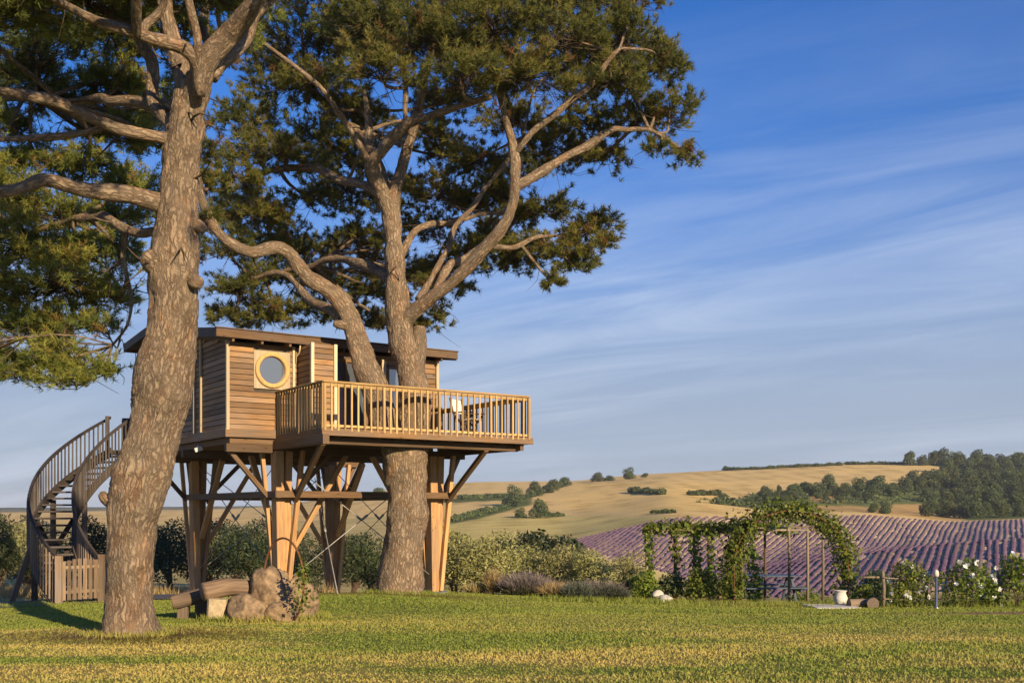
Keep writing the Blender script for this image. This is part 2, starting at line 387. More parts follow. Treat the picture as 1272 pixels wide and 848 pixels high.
# ------------------------------------------------------------------ terrain
PROF = {
 -700: [(36, -1.2), (60, -2.2), (150, -5), (300, -3), (600, -.6), (1000, 2.4), (1500, 7), (3500, 4)],
 0:    [(36, -1.2), (60, -2.2), (150, -5), (300, -3), (600, -.6), (1000, 2.4), (1500, 7), (3500, 4)],
 300:  [(36, -1.2), (60, -2.6), (150, -5), (300, -2.5), (600, .8), (1000, 6), (1500, 9), (3500, 4)],
 480:  [(36, -1.3), (60, -3.2), (150, -5), (250, -2.6), (330, 0), (450, 6), (620, 15), (900, 14), (3500, -5)],
 600:  [(36, -1.4), (60, -3.5), (120, -5.3), (150, -4.7), (250, -2.2), (330, 1.1), (450, 8.6), (600, 18.4), (900, 16), (3500, -5)],
 700:  [(36, -1.4), (60, -3.6), (110, -6), (150, -4.7), (230, -2.8), (330, 1.65), (450, 11), (600, 19.2), (900, 17), (3500, -5)],
 830:  [(36, -1.4), (60, -3.6), (110, -7.2), (140, -7.0), (150, -6.2), (175, -2.4), (200, 1.0), (240, 2.0), (350, 7.8), (500, 19), (570, 22.6), (900, 20), (3500, -5)],
 890:  [(36, -1.4), (60, -3.6), (95, -7), (115, -7), (140, -6.6), (165, -4.4), (190, -1.2), (206, .7), (240, 1.8), (340, 5.6), (480, 16.5), (565, 24), (900, 21), (3500, -5)],
 950:  [(36, -1.45), (60, -3.7), (92, -6.2), (110, -5.9), (135, -5.3), (155, -6.2), (180, -4.6), (215, -1.6), (242, .6), (320, 2.9), (450, 13.8), (560, 25.6), (900, 22), (3500, -5)],
 1080: [(36, -1.5), (60, -3.8), (92, -6.0), (110, -4.9), (130, -3.4), (150, -4.6), (190, -4.8), (235, -1.8), (268, 1.2), (330, 2.2), (400, 9.3), (480, 18), (560, 28), (900, 24), (3500, -5)],
 1180: [(36, -1.5), (60, -3.8), (92, -5.9), (112, -4.1), (132, -2.4), (150, -3.6), (190, -4.6), (235, -2.6), (275, -1.2), (310, -.7), (400, 6.3), (560, 28.5), (900, 25), (3500, -5)],
 1272: [(36, -1.5), (60, -3.8), (92, -5.7), (112, -3.7), (134, -1.9), (150, -3.0), (190, -4.0), (235, -2.2), (280, -.7), (310, .2), (400, 6.3), (560, 25), (900, 25), (3500, -5)],
 2000: [(36, -1.5), (60, -3.8), (92, -5.7), (112, -3.7), (134, -1.9), (150, -3.0), (190, -4.0), (235, -2.2), (280, -.7), (310, .2), (400, 6.3), (560, 25), (900, 25), (3500, -5)],
}
LY = np.linspace(math.log(34), math.log(3500), 700)
CPX = np.array(sorted(PROF)); TAB = []
for k in CPX:
    a = np.array(PROF[k], float); z = np.interp(LY, np.log(a[:, 0]), a[:, 1])
    ker = np.exp(-np.linspace(-2, 2, 15) ** 2); ker /= ker.sum()
    TAB.append(np.convolve(np.pad(z, 7, mode='edge'), ker, 'valid'))
TAB = np.array(TAB)
FX = np.linspace(CPX[0], CPX[-1], 541)
FT = np.array([np.interp(FX, CPX, TAB[:, i]) for i in range(TAB.shape[1])]).T
ker = np.exp(-np.linspace(-2, 2, 17) ** 2); ker /= ker.sum()
FT = np.array([np.convolve(np.pad(FT[:, i], 8, mode='edge'), ker, 'valid') for i in range(FT.shape[1])]).T
def gz(X, Y):
    X, Y = np.asarray(X, float), np.asarray(Y, float); Yc = np.maximum(Y, 8.0)
    zn = -(Yc - 13.8) * (.038 + .016 * ss(X, -1, 6))
    zn = zn + .17 * np.exp(-(((X + 3.4) / 2.6) ** 2 + ((Y - 23.0) / 3.4) ** 2)) + .10 * np.exp(-(((X + 2.6) / 1.8) ** 2 + ((Y - 20.5) / 1.8) ** 2)) + .05 * (fbm(np.stack([X * .35, Y * .35], -1), 5, 3) - .5)
    yd = 20.6 + .10 * (X - 6) + .25 * np.sin(X * .5)
    dit = np.exp(-((Y - yd) / .28) ** 2) * ss(X, 1.2, 3.0) * .09
    zn = zn - dit
    px = np.clip(CX + F * X / np.maximum(Y, 1.0), FX[0], FX[-1])
    fi = (px - FX[0]) / (FX[1] - FX[0]); i = np.clip(fi.astype(int), 0, len(FX) - 2); fx = fi - i
    gj = np.clip((np.log(np.clip(Y, 34, 3499)) - LY[0]) / (LY[1] - LY[0]), 0, len(LY) - 1.001); j = gj.astype(int); fy = gj - j
    zf = FT[i, j] * (1 - fx) * (1 - fy) + FT[i + 1, j] * fx * (1 - fy) + FT[i, j + 1] * (1 - fx) * fy + FT[i + 1, j + 1] * fx * fy
    zf = zf + (fbm(np.stack([X * .03, Y * .03], -1), 9, 3) - .5) * np.clip((Y - 60) / 400, 0, 1) * 2.0
    b = ss(Y, 27, 37)
    return zn * (1 - b) + zf * b
def G(x, y): return float(gz(np.array([x]), np.array([y]))[0])
def GP(px, Y, dz=0.0):
    x = (px - CX) / F * Y; return np.array([x, Y, G(x, Y) + dz])
def hit(px, py, y0=60, y1=1400):
    """first point of the ground along a line of sight beyond y0"""
    Y = np.exp(np.linspace(math.log(y0), math.log(y1), 1500)); X = (px - CX) / F * Y
    d = gz(X, Y) - (CZ + (H - py) / F * Y); k = np.argmax(d > 0)
    if not (d > 0).any(): k = np.argmax(d)
    return np.array([X[k], Y[k], gz(X[k:k + 1], Y[k:k + 1])[0]])

# lavender field outline: near and far distance for each bearing
LFX = np.array([690, 700, 725, 760, 800, 830, 880, 920, 950, 1080, 1180, 1272, 1420])
LFN = np.array([176, 166, 156, 150, 146, 142, 120, 98, 94, 94, 94, 94, 94])
LFF = np.array([177, 184, 190, 194, 196, 198, 206, 226, 242, 264, 275, 282, 290])
def in_lav(X, Y):
    px = CX + F * X / Y; return (px > 691) & (px < 1415) & (Y > np.interp(px, LFX, LFN)) & (Y < np.interp(px, LFX, LFF))

def build_ground():
    rr = np.concatenate([np.linspace(-1.5, -.56, 40), np.linspace(-.55, .56, 310), np.linspace(.58, 1.5, 40)])
    yy = np.concatenate([np.linspace(2, 30, 50), np.exp(np.linspace(math.log(30.5), math.log(700), 230)), np.exp(np.linspace(math.log(715), math.log(3400), 40))])
    Rg, Yg = np.meshgrid(rr, yy); Xg = Rg * Yg; Z = gz(Xg, Yg)
    Z = Z - .12 * (Yg < 29)
    px = CX + F * Rg; py = H - F * (Z - CZ) / Yg
    n = fbm(np.stack([Xg * .05, Yg * .05], -1), 21, 4) - .5; px2 = px + n * 26; py2 = py + n * 7
    C = np.empty(Xg.shape + (3,)); C[:] = (.56, .40, .155)                      # stubble gold
    def put(m, c): C[m] = c
    put(Yg < 60, (.28, .23, .085)); put((Yg >= 60) & (Yg < 140), (.32, .26, .09))
    put((px < 500) & (Yg < 34), (.44, .36, .14))
    put((px < 520) & (Yg >= 34) & (Yg < 330), (.42, .33, .13))
    put((px >= 500) & (px2 < 860) & (Yg >= 120) & (py2 > 640), (.50, .40, .135))   # greener meadow left of the lavender
    put((px >= 540) & (px < 900) & (Yg > 200) & (py2 > 600) & (py2 < 634) & (px2 > 700), (.60, .42, .15))
    # pasture under the wooded slope
    lim = np.interp(px, [850, 880, 940, 1000, 1080, 1150, 1185, 1215, 1300, 1700], [640, 631, 613, 607, 603, 598, 585, 566, 555, 540])
    put((px > 850) & (py2 > lim) & (Yg > 285), (.11, .13, .04))
    put((px > 1010) & (px2 < 1200) & (py2 > 627) & (Yg > 285), (.40, .26, .095))
    put((px > 1000) & (px2 < 1045) & (py2 > 612) & (py2 < 622) & (Yg > 285), (.38, .25, .09))
    # green tracks between the fields on the left
    put((px > 540) & (px < 632) & (np.abs(py - np.interp(px, [540, 632], [621, 617])) < 4) & (Yg > 250), (.09, .11, .03))
    put((px > 560) & (px < 660) & (np.abs(py - np.interp(px, [560, 600, 660], [646, 638, 622])) < 4.5) & (Yg > 250), (.08, .105, .03))
    put((Yg > 800) & (px < 500), (.16, .15, .085)); put((Yg > 1150) & (px < 520), (.055, .075, .04))
    put(in_lav(Xg, Yg), (.60, .45, .27))
    for _ in range(1):
        C[1:-1, 1:-1] = .5 * C[1:-1, 1:-1] + .125 * (C[:-2, 1:-1] + C[2:, 1:-1] + C[1:-1, :-2] + C[1:-1, 2:])
    V = np.stack([Xg, Yg, Z], -1).reshape(-1, 3); m, k = Xg.shape
    i = np.arange(m - 1)[:, None] * k; j = np.arange(k - 1)[None, :]
    Fc = np.stack([i + j, i + j + 1, i + k + j + 1, i + k + j], -1).reshape(-1, 4)
    col = np.concatenate([C.reshape(-1, 3), np.ones((len(V), 1))], 1)
    o = bpy.data.objects.new('ground', new_mesh('ground', V, Fc, 'ground', True, None, None, col)); COL.objects.link(o)
    tag(o, 'rolling farmland of gold stubble and green strips beyond the garden', 'field', kind='structure')
build_ground()

def lawn_edge(X): return 28.6 + .5 * np.sin(X * .4) - 4.8 * ss(-X, 4.6, 8.0) - 3.5 * ss(-X, 9, 13)
def build_lawn():
    xs = np.arange(-34, 36.01, .35); ts = np.linspace(0, 1, 150)
    Xg, Tg = np.meshgrid(xs, ts); Yg = -12 + (lawn_edge(Xg) + 12) * Tg; Z = gz(Xg, Yg)
    V = np.stack([Xg, Yg, Z], -1).reshape(-1, 3); m, k = Xg.shape
    i = np.arange(m - 1)[:, None] * k; j = np.arange(k - 1)[None, :]
    Fc = np.stack([i + j, i + j + 1, i + k + j + 1, i + k + j], -1).reshape(-1, 4)
    o = bpy.data.objects.new('lawn', new_mesh('lawn', V, Fc, 'lawn', True)); COL.objects.link(o)
    tag(o, 'mown lawn with sunlit dry patches below the treehouse', 'lawn', kind='structure')
    N = 260000
    u = RNG.random(N * 2); Y = 7.5 + 21 * u ** .85; X = (RNG.random(N * 2) * 1.16 - .58) * Y
    k = (Y < lawn_edge(X) - .05) & ~((np.abs(Y - np.interp(X, [2.6, 5, 8, 12, 17], [20.25, 20.5, 20.8, 21.2, 21.7])) < .15) & (X > 2.7) & (X < 17)); X, Y = X[k][:N], Y[k][:N]; n = len(X)
    Z = gz(X, Y); h = (.012 + .020 * RNG.random(n) ** 1.5) * (.7 + .9 * vnoise(np.stack([X * .7, Y * .7], -1), 3)) * (1 + .35 * ss(Y, 18, 27))
    a = RNG.random(n) * 6.283; w = .006 + .006 * RNG.random(n) + .00035 * Y; b = np.stack([X, Y, Z - .005], -1)
    s = np.stack([np.cos(a), np.sin(a), 0 * a], -1) * w[:, None]
    ln = RNG.normal(0, .45, (n, 2)) * h[:, None]
    tip = b + np.stack([ln[:, 0], ln[:, 1], h], -1)
    V = np.stack([b - s, b + s, tip], 1).reshape(-1, 3); v = np.repeat(RNG.random(n), 3)
    o = bpy.data.objects.new('grass', new_mesh('grass', V, np.arange(3 * n).reshape(-1, 3), 'grass_blade', False, None, v)); COL.objects.link(o)
    tag(o, 'short mown grass blades covering the lawn', 'grass', kind='stuff')
build_lawn()

def strip(name, pts, w, mat, label, cat, dz=.006, kind='structure'):
    p = crom(np.array([(x, y, 0, 0) for x, y in pts], float), 80)[:, :2]; t = nrm(np.gradient(p, axis=0)); nn = np.stack([-t[:, 1], t[:, 0]], -1)
    V = []
    for k in range(7):
        q = p + nn * (w * (k / 6 - .5) + .12 * (vnoise(np.stack([p[:, 0] * 2, p[:, 1] * 2 + k * 9], -1), 4)[:, None] - .5) * (k in (0, 6)))
        V.append(np.column_stack([q, gz(q[:, 0], q[:, 1]) + dz]))
    V = np.array(V).transpose(1, 0, 2).reshape(-1, 3)
    Fc = [(i * 7 + j, i * 7 + j + 1, (i + 1) * 7 + j + 1, (i + 1) * 7 + j) for i in range(79) for j in range(6)]
    o = bpy.data.objects.new(name, new_mesh(name, V, Fc, mat, True)); COL.objects.link(o); tag(o, label, cat, kind=kind)
strip('path', [(-17, 16.5), (-12, 20.2), (-9.6, 23.6), (-8.4, 27), (-6, 33)], 2.1, 'asphalt', 'grey asphalt path passing the foot of the curved stairs', 'path', .012)
strip('soil_track', [(2.6, 20.25), (5, 20.5), (8, 20.8), (12, 21.2), (17, 21.7)], .34, 'soil', 'narrow bare soil furrow crossing the lawn before the garden', 'furrow', .012)

# far dark ridge at the horizon on the left is part of the ground; lavender rows
def lavender_rows():
    cnt = 0
    for k in range(-36, 90):
        x0 = k * 1.04; m_ = np.interp(x0, [-30, 0, 75], [.25, .28, .485]); d = nrm(np.array([m_, 1.0])); nn = np.array([d[1], -d[0]])
        s = np.arange(70, 420, .55); Y = s * d[1]; X = x0 + m_ * (Y - 150) + .10 * np.sin(s * .09 + k)
        ok = (Y > 60) & in_lav(X, np.maximum(Y, 1)) & (CX + F * X / np.maximum(Y, 1) < 1340)
        if ok.sum() < 12: continue
        i0, i1 = np.argmax(ok), len(ok) - np.argmax(ok[::-1]); X, Y, s = X[i0:i1], Y[i0:i1], s[i0:i1]
        Z = gz(X, Y); m = len(X); bush = .60 + .68 * vnoise(np.stack([s * 1.3, s * 0 + k * 7.3], -1), 31); gap = vnoise(np.stack([s * .16, s * 0 + k * 3.1], -1), 77)
        bush = bush * np.where(gap < .14, .35, 1.0)
        bush[0] = bush[-1] = .15
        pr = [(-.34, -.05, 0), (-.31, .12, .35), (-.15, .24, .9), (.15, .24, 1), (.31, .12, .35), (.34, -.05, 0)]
        V, v = [], []
        for q, (o_, h, c_) in enumerate(pr):
            j = .10 * (vnoise(np.stack([s * 2.6, s * 0 + q * 5.1 + k], -1), 13) - .5)
            V.append(np.stack([X + nn[0] * (o_ * bush + j), Y + nn[1] * (o_ * bush + j), Z + h * bush + j * (h > 0)], -1)); v.append(np.full(m, c_))
        V = np.array(V).transpose(1, 0, 2).reshape(-1, 3); v = np.array(v).T.ravel()
        i = np.arange(m - 1)[:, None] * 6; j = np.arange(5)[None, :]
        Fc = np.stack([i + j, i + j + 1, i + 6 + j + 1, i + 6 + j], -1).reshape(-1, 4)
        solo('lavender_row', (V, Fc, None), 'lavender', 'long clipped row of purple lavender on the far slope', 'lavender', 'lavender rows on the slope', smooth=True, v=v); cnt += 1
    return cnt
lavender_rows()

# ------------------------------------------------------------------ treehouse
U3, V3 = np.array([.82, .572, 0]), np.array([-.572, .82, 0]); P0 = np.array([-6.16, 22.69, 0])
def L(a, b, z): return P0 + U3 * a + V3 * b + np.array([0, 0, z])
TH = root('treehouse', tuple(L(1.27, .1, -.3)), math.atan2(.572, .82), 'wooden treehouse on timber stilts with railed deck around a pine', 'treehouse')
def lbeam(a0, b0, z0, a1, b1, z1, w, h, up=(0, 0, 1)): return beam(L(a0, b0, z0), L(a1, b1, z1), w, h, up)
def lbox(a0, a1, b0, b1, z0, z1):
    return beam(L(a0, (b0 + b1) / 2, (z0 + z1) / 2), L(a1, (b0 + b1) / 2, (z0 + z1) / 2), abs(b1 - b0), z1 - z0)
RIDGE_B, EAVE_Z, RIDGE_Z = 4.9, 5.53, 6.28
def roof_z(b): return EAVE_Z + (RIDGE_Z - EAVE_Z) * (b + .35) / (RIDGE_B + .35) if b < RIDGE_B else RIDGE_Z - (b - RIDGE_B) * .07

def wall(a0, b0, da, db, ln, z0, top, on, holes=(), trims=()):
    """clapboard wall: s runs along (da,db); on = outward (a,b); top(s) = upper limit"""
    ss_ = np.linspace(0, ln, 12)
    def W(s, z, o): return L(a0 + da * s + on[0] * o, b0 + db * s + on[1] * o, z)
    V = [W(s, z0, o) for o in (0, -.06) for s in ss_] + [W(s, top(s), o) for o in (0, -.06) for s in ss_]
    n = 12; Fc = []
    for i in range(n - 1):
        Fc += [(i, i + 1, 2 * n + i + 1, 2 * n + i), (n + i + 1, n + i, 3 * n + i, 3 * n + i + 1), (2 * n + i, 2 * n + i + 1, 3 * n + i + 1, 3 * n + i)]
    wobj = part(TH, 'wall', (np.array(V), Fc, np.array(V)), 'interior')
    z = z0; pitch = .121
    while z < max(top(0), top(ln)) - .03:
        z1 = min(z + pitch - .013, max(top(0), top(ln)) - .005)
        okS = [s for s in np.linspace(0, ln, 60) if top(s) >= z1 - .03]
        if okS:
            segs = [(min(okS), max(okS))]
            for h0, h1, hz0, hz1 in holes:
                if z1 > hz0 + .02 and z < hz1 - .02:
                    ns = []
                    for p, q in segs:
                        if p < h0: ns.append((p, min(q, h0)))
                        if q > h1: ns.append((max(p, h1), q))
                    segs = ns
            for p, q in segs:
                if q - p < .04: continue
                e = random.uniform(-.003, .003)
                V = [W(s, zz, o) for s in (p, q) for zz, o in ((z, .003), (z, .034 + e), (z1, .020 + e), (z1, .003))]
                off = random.random() * 30
                g = [(off + (i % 4) * .05, off, s + off * 1.7) for s in (p, q) for i in range(4)]
                part(wobj, 'board', (np.array(V), [(0, 1, 5, 4), (1, 2, 6, 5), (2, 3, 7, 6), (3, 0, 4, 7), (3, 2, 1, 0), (4, 5, 6, 7)], np.array(g)), 'wood_siding')
        z += pitch
    return wobj, W
ZB, ZT = 3.44, 5.34
wf, WF = wall(0, 0, 1, 0, 5.22, ZB, lambda s: ZT, (0, -1), holes=[(.57, 1.41, 4.36, 5.2), (2.2, 3.34, 3.4, 5.16), (3.84, 4.7, 3.4, 5.12), (1.62, 2.14, 3.3, 5.4)])
wl_, WL = wall(0, 0, 0, 1, 6.5, ZB, lambda s: roof_z(s) - .2, (-1, 0), holes=[(2.2, 3.4, 4.33, 5.15)])
wall(5.22, 0, 0, 1, 6.5, ZB, lambda s: roof_z(s) - .2, (1, 0))
wall(0, 6.5, 1, 0, 5.22, ZB, lambda s: roof_z(6.5) - .2, (0, 1))
wall(1.62, -.78, 1, 0, .52, ZB, lambda s: ZT, (0, -1)); wall(1.62, -.78, 0, 1, .78, ZB, lambda s: ZT, (-1, 0)); wall(2.14, -.78, 0, 1, .78, ZB, lambda s: ZT, (1, 0))
# corner boards and trims
for a, b, w in ((-.025, -.045, .085), (1.60, -.82, .085), (2.15, -.82, .085), (5.24, -.045, .085), (-.045, 6.5, .085), (5.24, 6.5, .085)):
    part(TH, 'corner_board', lbeam(a, b, ZB - .02, a, b, roof_z(b) - .2 if b > 1 else ZT + .01, w, .075, tuple(U3)), 'wood_trim')
for b in (2.10, 1.62): part(TH, 'trim', lbeam(-.055, b, ZB + .02, -.055, b, roof_z(b) - .22, .07, .05, tuple(U3)), 'wood_trim')
part(TH, 'trim', lbeam(1.50, -.05, ZB, 1.50, -.05, ZT, .06, .04, tuple(V3)), 'wood_trim')
part(TH, 'trim', lbeam(3.77, -.05, 3.4, 3.77, -.05, ZT - .1, .12, .05, tuple(V3)), 'wood_trim')
part(TH, 'trim', lbeam(4.75, -.05, 3.4, 4.75, -.05, ZT - .1, .09, .05, tuple(V3)), 'wood_trim')
# skirts
part(TH, 'skirt_board', lbeam(-.06, -.05, 3.36, 1.12, -.05, 3.36, .05, .19), 'wood_siding')
part(TH, 'skirt_board', lbeam(-.05, -.07, 3.36, -.05, 6.55, 3.36, .05, .19), 'wood_siding')
part(TH, 'skirt_board', lbeam(5.27, -.05, 3.36, 5.27, 6.55, 3.36, .05, .19), 'wood_siding')
# round window: square panel with a round hole, ring, glass
def round_window():
    c = np.array([.99, 4.78]); hs, r0, r1, n = .42, .395, .29, 48
    an = np.linspace(0, 2 * np.pi, n, endpoint=False); V, Fc = [], []
    sq = np.stack([np.cos(an), np.sin(an)], -1); sq = sq / np.max(np.abs(sq), axis=1, keepdims=True) * hs
    for o, rad in ((.05, None), (.05, .34), (.0, .34)):
        for k in range(n):
            x, z = sq[k] if rad is None else (rad * math.cos(an[k]), rad * math.sin(an[k])); V.append(WF(c[0] + x, c[1] + z, o))
    for k in range(n): V.append(WF(c[0] + sq[k][0], c[1] + sq[k][1], .0))
    for i, j in ((0, 1), (1, 2), (3, 0)):
        for k in range(n): Fc.append((i * n + k, j * n + k, j * n + (k + 1) % n, i * n + (k + 1) % n))
    V = np.array(V); pan = part(TH, 'round_window', (V, Fc, V * np.array([1, 1, .2])), 'wood_trim')
    prof = [(.30, .02), (.30, .085), (.325, .11), (.375, .11), (.40, .085), (.40, .045)]; V, Fc = [], []
    for r, o in prof:
        for k in range(n): V.append(WF(c[0] + r * math.cos(an[k]), c[1] + r * math.sin(an[k]), o))
    for i in range(len(prof) - 1):
        for k in range(n): Fc.append((i * n + k, (i + 1) * n + k, (i + 1) * n + (k + 1) % n, i * n + (k + 1) % n))
    part(pan, 'frame', (np.array(V), Fc, np.array(V)), 'wood_rail', True)
    V = [WF(c[0] + .302 * math.cos(q), c[1] + .302 * math.sin(q), o) for o in (.03, .02) for q in an]
    part(pan, 'glass', (np.array(V), [tuple(range(n - 1, -1, -1)), tuple(range(n, 2 * n))], None), 'glass')
round_window()
def window(Wf, s0, s1, z0, z1, name, fw=.07, mull=()):
    fr = []
    out = np.array(Wf(0, 0, 1.0)) - np.array(Wf(0, 0, 0))
    for (p, q) in (((s0, z0), (s0, z1)), ((s1, z0), (s1, z1)), ((s0, z1), (s1, z1)), ((s0, z0), (s1, z0))):
        fr.append(beam(Wf(p[0], p[1], .035), Wf(q[0], q[1], .035), fw, .07, tuple(out)))
    for m in mull: fr.append(beam(Wf(m, z0, .033), Wf(m, z1, .033), fw * .7, .06, tuple(out)))
    w = part(TH, name, join(fr), 'wood_siding')
    V = np.array([Wf(s, z, o) for o in (.022, .012) for s, z in ((s0, z0), (s1, z0), (s1, z1), (s0, z1))])
    part(w, 'glass', (V, [(0, 1, 2, 3), (7, 6, 5, 4), (0, 4, 5, 1), (2, 6, 7, 3)], None), 'glass'); return w
window(WF, 2.25, 3.30, 3.42, 5.14, 'glazed_door', .08, (2.78,))
window(WF, 3.88, 4.66, 3.42, 5.08, 'glazed_door', .07)
window(WL, 2.2, 3.4, 4.36, 5.12, 'window', .06)
part(TH, 'curtain', lbox(2.62, 2.74, -.034, -.030, 3.5, 4.6), 'curtain')
# roof
def roof():
    a0, a1 = -.35, 5.58; th = .13
    V = []
    for a in (a0, a1):
        for b, z in ((-.35, EAVE_Z), (RIDGE_B, RIDGE_Z), (6.9, roof_z(6.9))): V += [L(a, b, z), L(a, b, z - th)]
    Fc = [(0, 6, 8, 2), (2, 8, 10, 4), (1, 3, 9, 7), (3, 5, 11, 9), (0, 1, 7, 6), (4, 10, 11, 5), (0, 2, 3, 1), (2, 4, 5, 3), (6, 7, 9, 8), (8, 9, 11, 10)]
    r = part(TH, 'roof', (np.array(V), Fc, None), 'roof_felt')
    part(r, 'fascia', lbeam(a0 - .04, -.375, EAVE_Z - .085, a1 + .04, -.375, EAVE_Z - .075, .04, .17), 'wood_beam')
    part(r, 'fascia', lbeam(a0 - .04, 6.925, roof_z(6.9) - .085, a1 + .04, 6.925, roof_z(6.9) - .085, .04, .25), 'wood_beam')
    for a in (a0 - .022, a1 + .022):
        part(r, 'rake_board', lbeam(a, -.35, EAVE_Z - .085, a, RIDGE_B, RIDGE_Z - .085, .04, .21), 'wood_grey')
        part(r, 'rake_board', lbeam(a, RIDGE_B, RIDGE_Z - .085, a, 6.9, roof_z(6.9) - .085, .04, .21), 'wood_grey')
    for a in np.linspace(.0, 5.2, 9):
        part(r, 'rafter', lbeam(a, -.34, EAVE_Z - .19, a, 3, roof_z(3) - .19, .05, .1), 'wood_beam')
    part(r, 'coping', lbeam(a0 - .06, -.37, EAVE_Z + .025, a1 + .06, -.37, EAVE_Z + .025, .10, .022), 'wood_beam')
roof()
part(TH, 'downpipe', tube([(*L(1.53, -.34, 5.34), .016), (*L(1.53, -.30, 5.2), .016), (*L(1.53, -.12, 5.12), .016), (*L(1.53, -.1, 4.98), .016)], 8), 'wood_trim', True)
# floor, joists, beams
part(TH, 'floor', lbox(.05, 5.17, .02, 6.45, 3.13, 3.27), 'wood_beam')
for b in (.1, 3.0, 5.9): part(TH, 'beam', lbeam(-.05 if b > 1 else -.02, b, 3.04, 6.1, b, 3.04, .14, .18), 'wood_beam')
part(TH, 'beam', lbeam(.25, -2.2, 3.10, 6.1, -2.2, 3.10, .12, .16) if False else lbeam(1.2, -2.15, 3.12, 6.15, -2.15, 3.12, .12, .15), 'wood_beam')
part(TH, 'beam', lbeam(1.10, -2.62, 3.12, 1.10, .2, 3.12, .14, .2), 'wood_beam')
part(TH, 'beam', lbeam(6.12, -2.4, 3.14, 6.12, 1.6, 3.14, .1, .16), 'wood_beam')
for a in np.arange(1.5, 6.1, .46): part(TH, 'joist', lbeam(a, -2.42, 3.255, a, .0, 3.255, .06, .13), 'wood_beam')
k = 0
for b in np.arange(-2.40, -.05, .145): part(TH, 'deck_board', lbeam(1.14, b, 3.345, 6.22, b, 3.345, .138, .035), 'wood_siding')
for b in np.arange(.05, 1.6, .145): part(TH, 'deck_board', lbeam(5.30, b, 3.345, 6.22, b, 3.345, .138, .035), 'wood_siding')
part(TH, 'deck_fascia', lbeam(1.06, -2.50, 3.275, 6.36, -2.50, 3.275, .045, .15), 'wood_siding')
part(TH, 'deck_fascia', lbeam(1.085, -2.47, 3.29, 1.085, 0, 3.29, .045, .13), 'wood_siding')
part(TH, 'deck_fascia', lbeam(6.26, -2.47, 3.275, 6.26, 1.62, 3.275, .045, .15), 'wood_siding')
# railings
BAL = {}
def railing(a0, b0, a1, b1, n, name='railing'):
    d = np.array([a1 - a0, b1 - b0]); ln = np.linalg.norm(d); d /= ln
    hr = part(TH, name, lbeam(a0 - d[0] * .03, b0 - d[1] * .03, 4.30, a1 + d[0] * .03, b1 + d[1] * .03, 4.30, .10, .04), 'wood_rail')
    part(hr, 'rail', lbeam(a0, b0, 4.235, a1, b1, 4.235, .035, .07), 'wood_rail')
    part(hr, 'rail', lbeam(a0, b0, 3.405, a1, b1, 3.405, .035, .05), 'wood_rail')
    nx = np.array([d[1], -d[0]])
    for k in range(n + 1):
        f = k / n; a, b = a0 + (a1 - a0) * f + nx[0] * .035, b0 + (b1 - b0) * f + nx[1] * .035
        post = k in (0, n) or k % 9 == 0
        w = .062 if post else .036
        key = 'p' if post else 'b' + str(k % 3)
        base = TH.matrix_basis if False else None
        if key not in BAL:
            V, Fc, g = beam((0, 0, 0), (0, 0, .96), w, w * .9 if post else .04, (1, 0, 0))
            BAL[key] = new_mesh('baluster', V, Fc, 'wood_rail', False, g)
        o = bpy.data.objects.new('baluster', BAL[key]); COL.objects.link(o); o.parent = hr
        wpos = L(a, b, 3.30 + random.uniform(-.006, .006)); M = INV[TH.name]; o.location = M[:3, :3] @ wpos + M[:3, 3]
        o.rotation_euler = (random.uniform(-.008, .008), random.uniform(-.008, .008), random.uniform(-.04, .04))
railing(1.12, -2.48, 6.23, -2.48, 34); railing(1.12, -.02, 1.12, -2.48, 17); railing(6.23, -2.48, 6.23, 1.55, 27)
# stilts
PST = {'near': (1.27, .1), 'right': (5.25, .1), 'left': (1.27, 5.9), 'far': (5.25, 5.9)}
def brace(a0, b0, z0, a1, b1, z1, w=.10, h=.11, m='wood_beam'): part(TH, 'brace', lbeam(a0, b0, z0, a1, b1, z1, w, h, tuple(np.cross(L(a1, b1, z1) - L(a0, b0, z0), (0, 0, 1)))), m)
for key, (a, b) in PST.items():
    zb = float(gz(*L(a, b, 0)[:2, None])[0]) - .03
    p = part(TH, 'post', lbeam(a - .05, b - .02, zb + .1, a - .11, b - .02, 3.0, .20, .29, tuple(V3)), 'wood_post')
    part(p, 'timber', lbeam(a + .05, b + .03, zb + .12, a + .15, b + .03, 3.0, .17, .25, tuple(V3)), 'wood_post')
    part(p, 'timber', lbeam(a + .08, b - .17, zb + .14, a + .42, b - .20, 3.02, .10, .12, tuple(V3)), 'wood_post')
    part(p, 'timber', lbeam(a - .08, b + .18, zb + .14, a - .32, b + .36, 3.02, .09, .11, tuple(V3)), 'wood_post')
    part(p, 'base_plate', lbox(a - .22, a + .26, b - .22, b + .24, zb, zb + .12), 'metal_grey')
    sb = 1 if b < 3 else -1; sa = 1 if a < 3 else -1
    brace(a + .22, b - sb * .0 - .24, 1.9, a + .02 if key != 'near' else 1.22, b - 2.28 if b < 3 else b - 1.9, 3.06)          # towards the front
    brace(a + .24, b + .1, 1.95, a + 1.25 if sa > 0 else a + .75, b + .1, 2.98)
    brace(a - .24, b + .14, 1.95, a - 1.15, b + .14, 2.98)
    brace(a + .02, b + .3 * sb, .95, a + .02, b + 1.9 * sb, 2.96, .10, .13, 'wood_post')
    brace(a + .3 * sa, b + .12, .75, a + 1.65 * sa, b + .12, 2.96, .10, .13, 'wood_post')
    if b > 3: brace(a - .05, b + .2, 1.95, a - .05, b + .62, 3.05)
z = 2.03
part(TH, 'tie_beam', lbeam(1.02, -.36, z, 1.02, 6.2, z, .09, .15), 'wood_beam'); part(TH, 'tie_beam', lbeam(5.55, -.36, z, 5.55, 6.2, z, .09, .15), 'wood_beam')
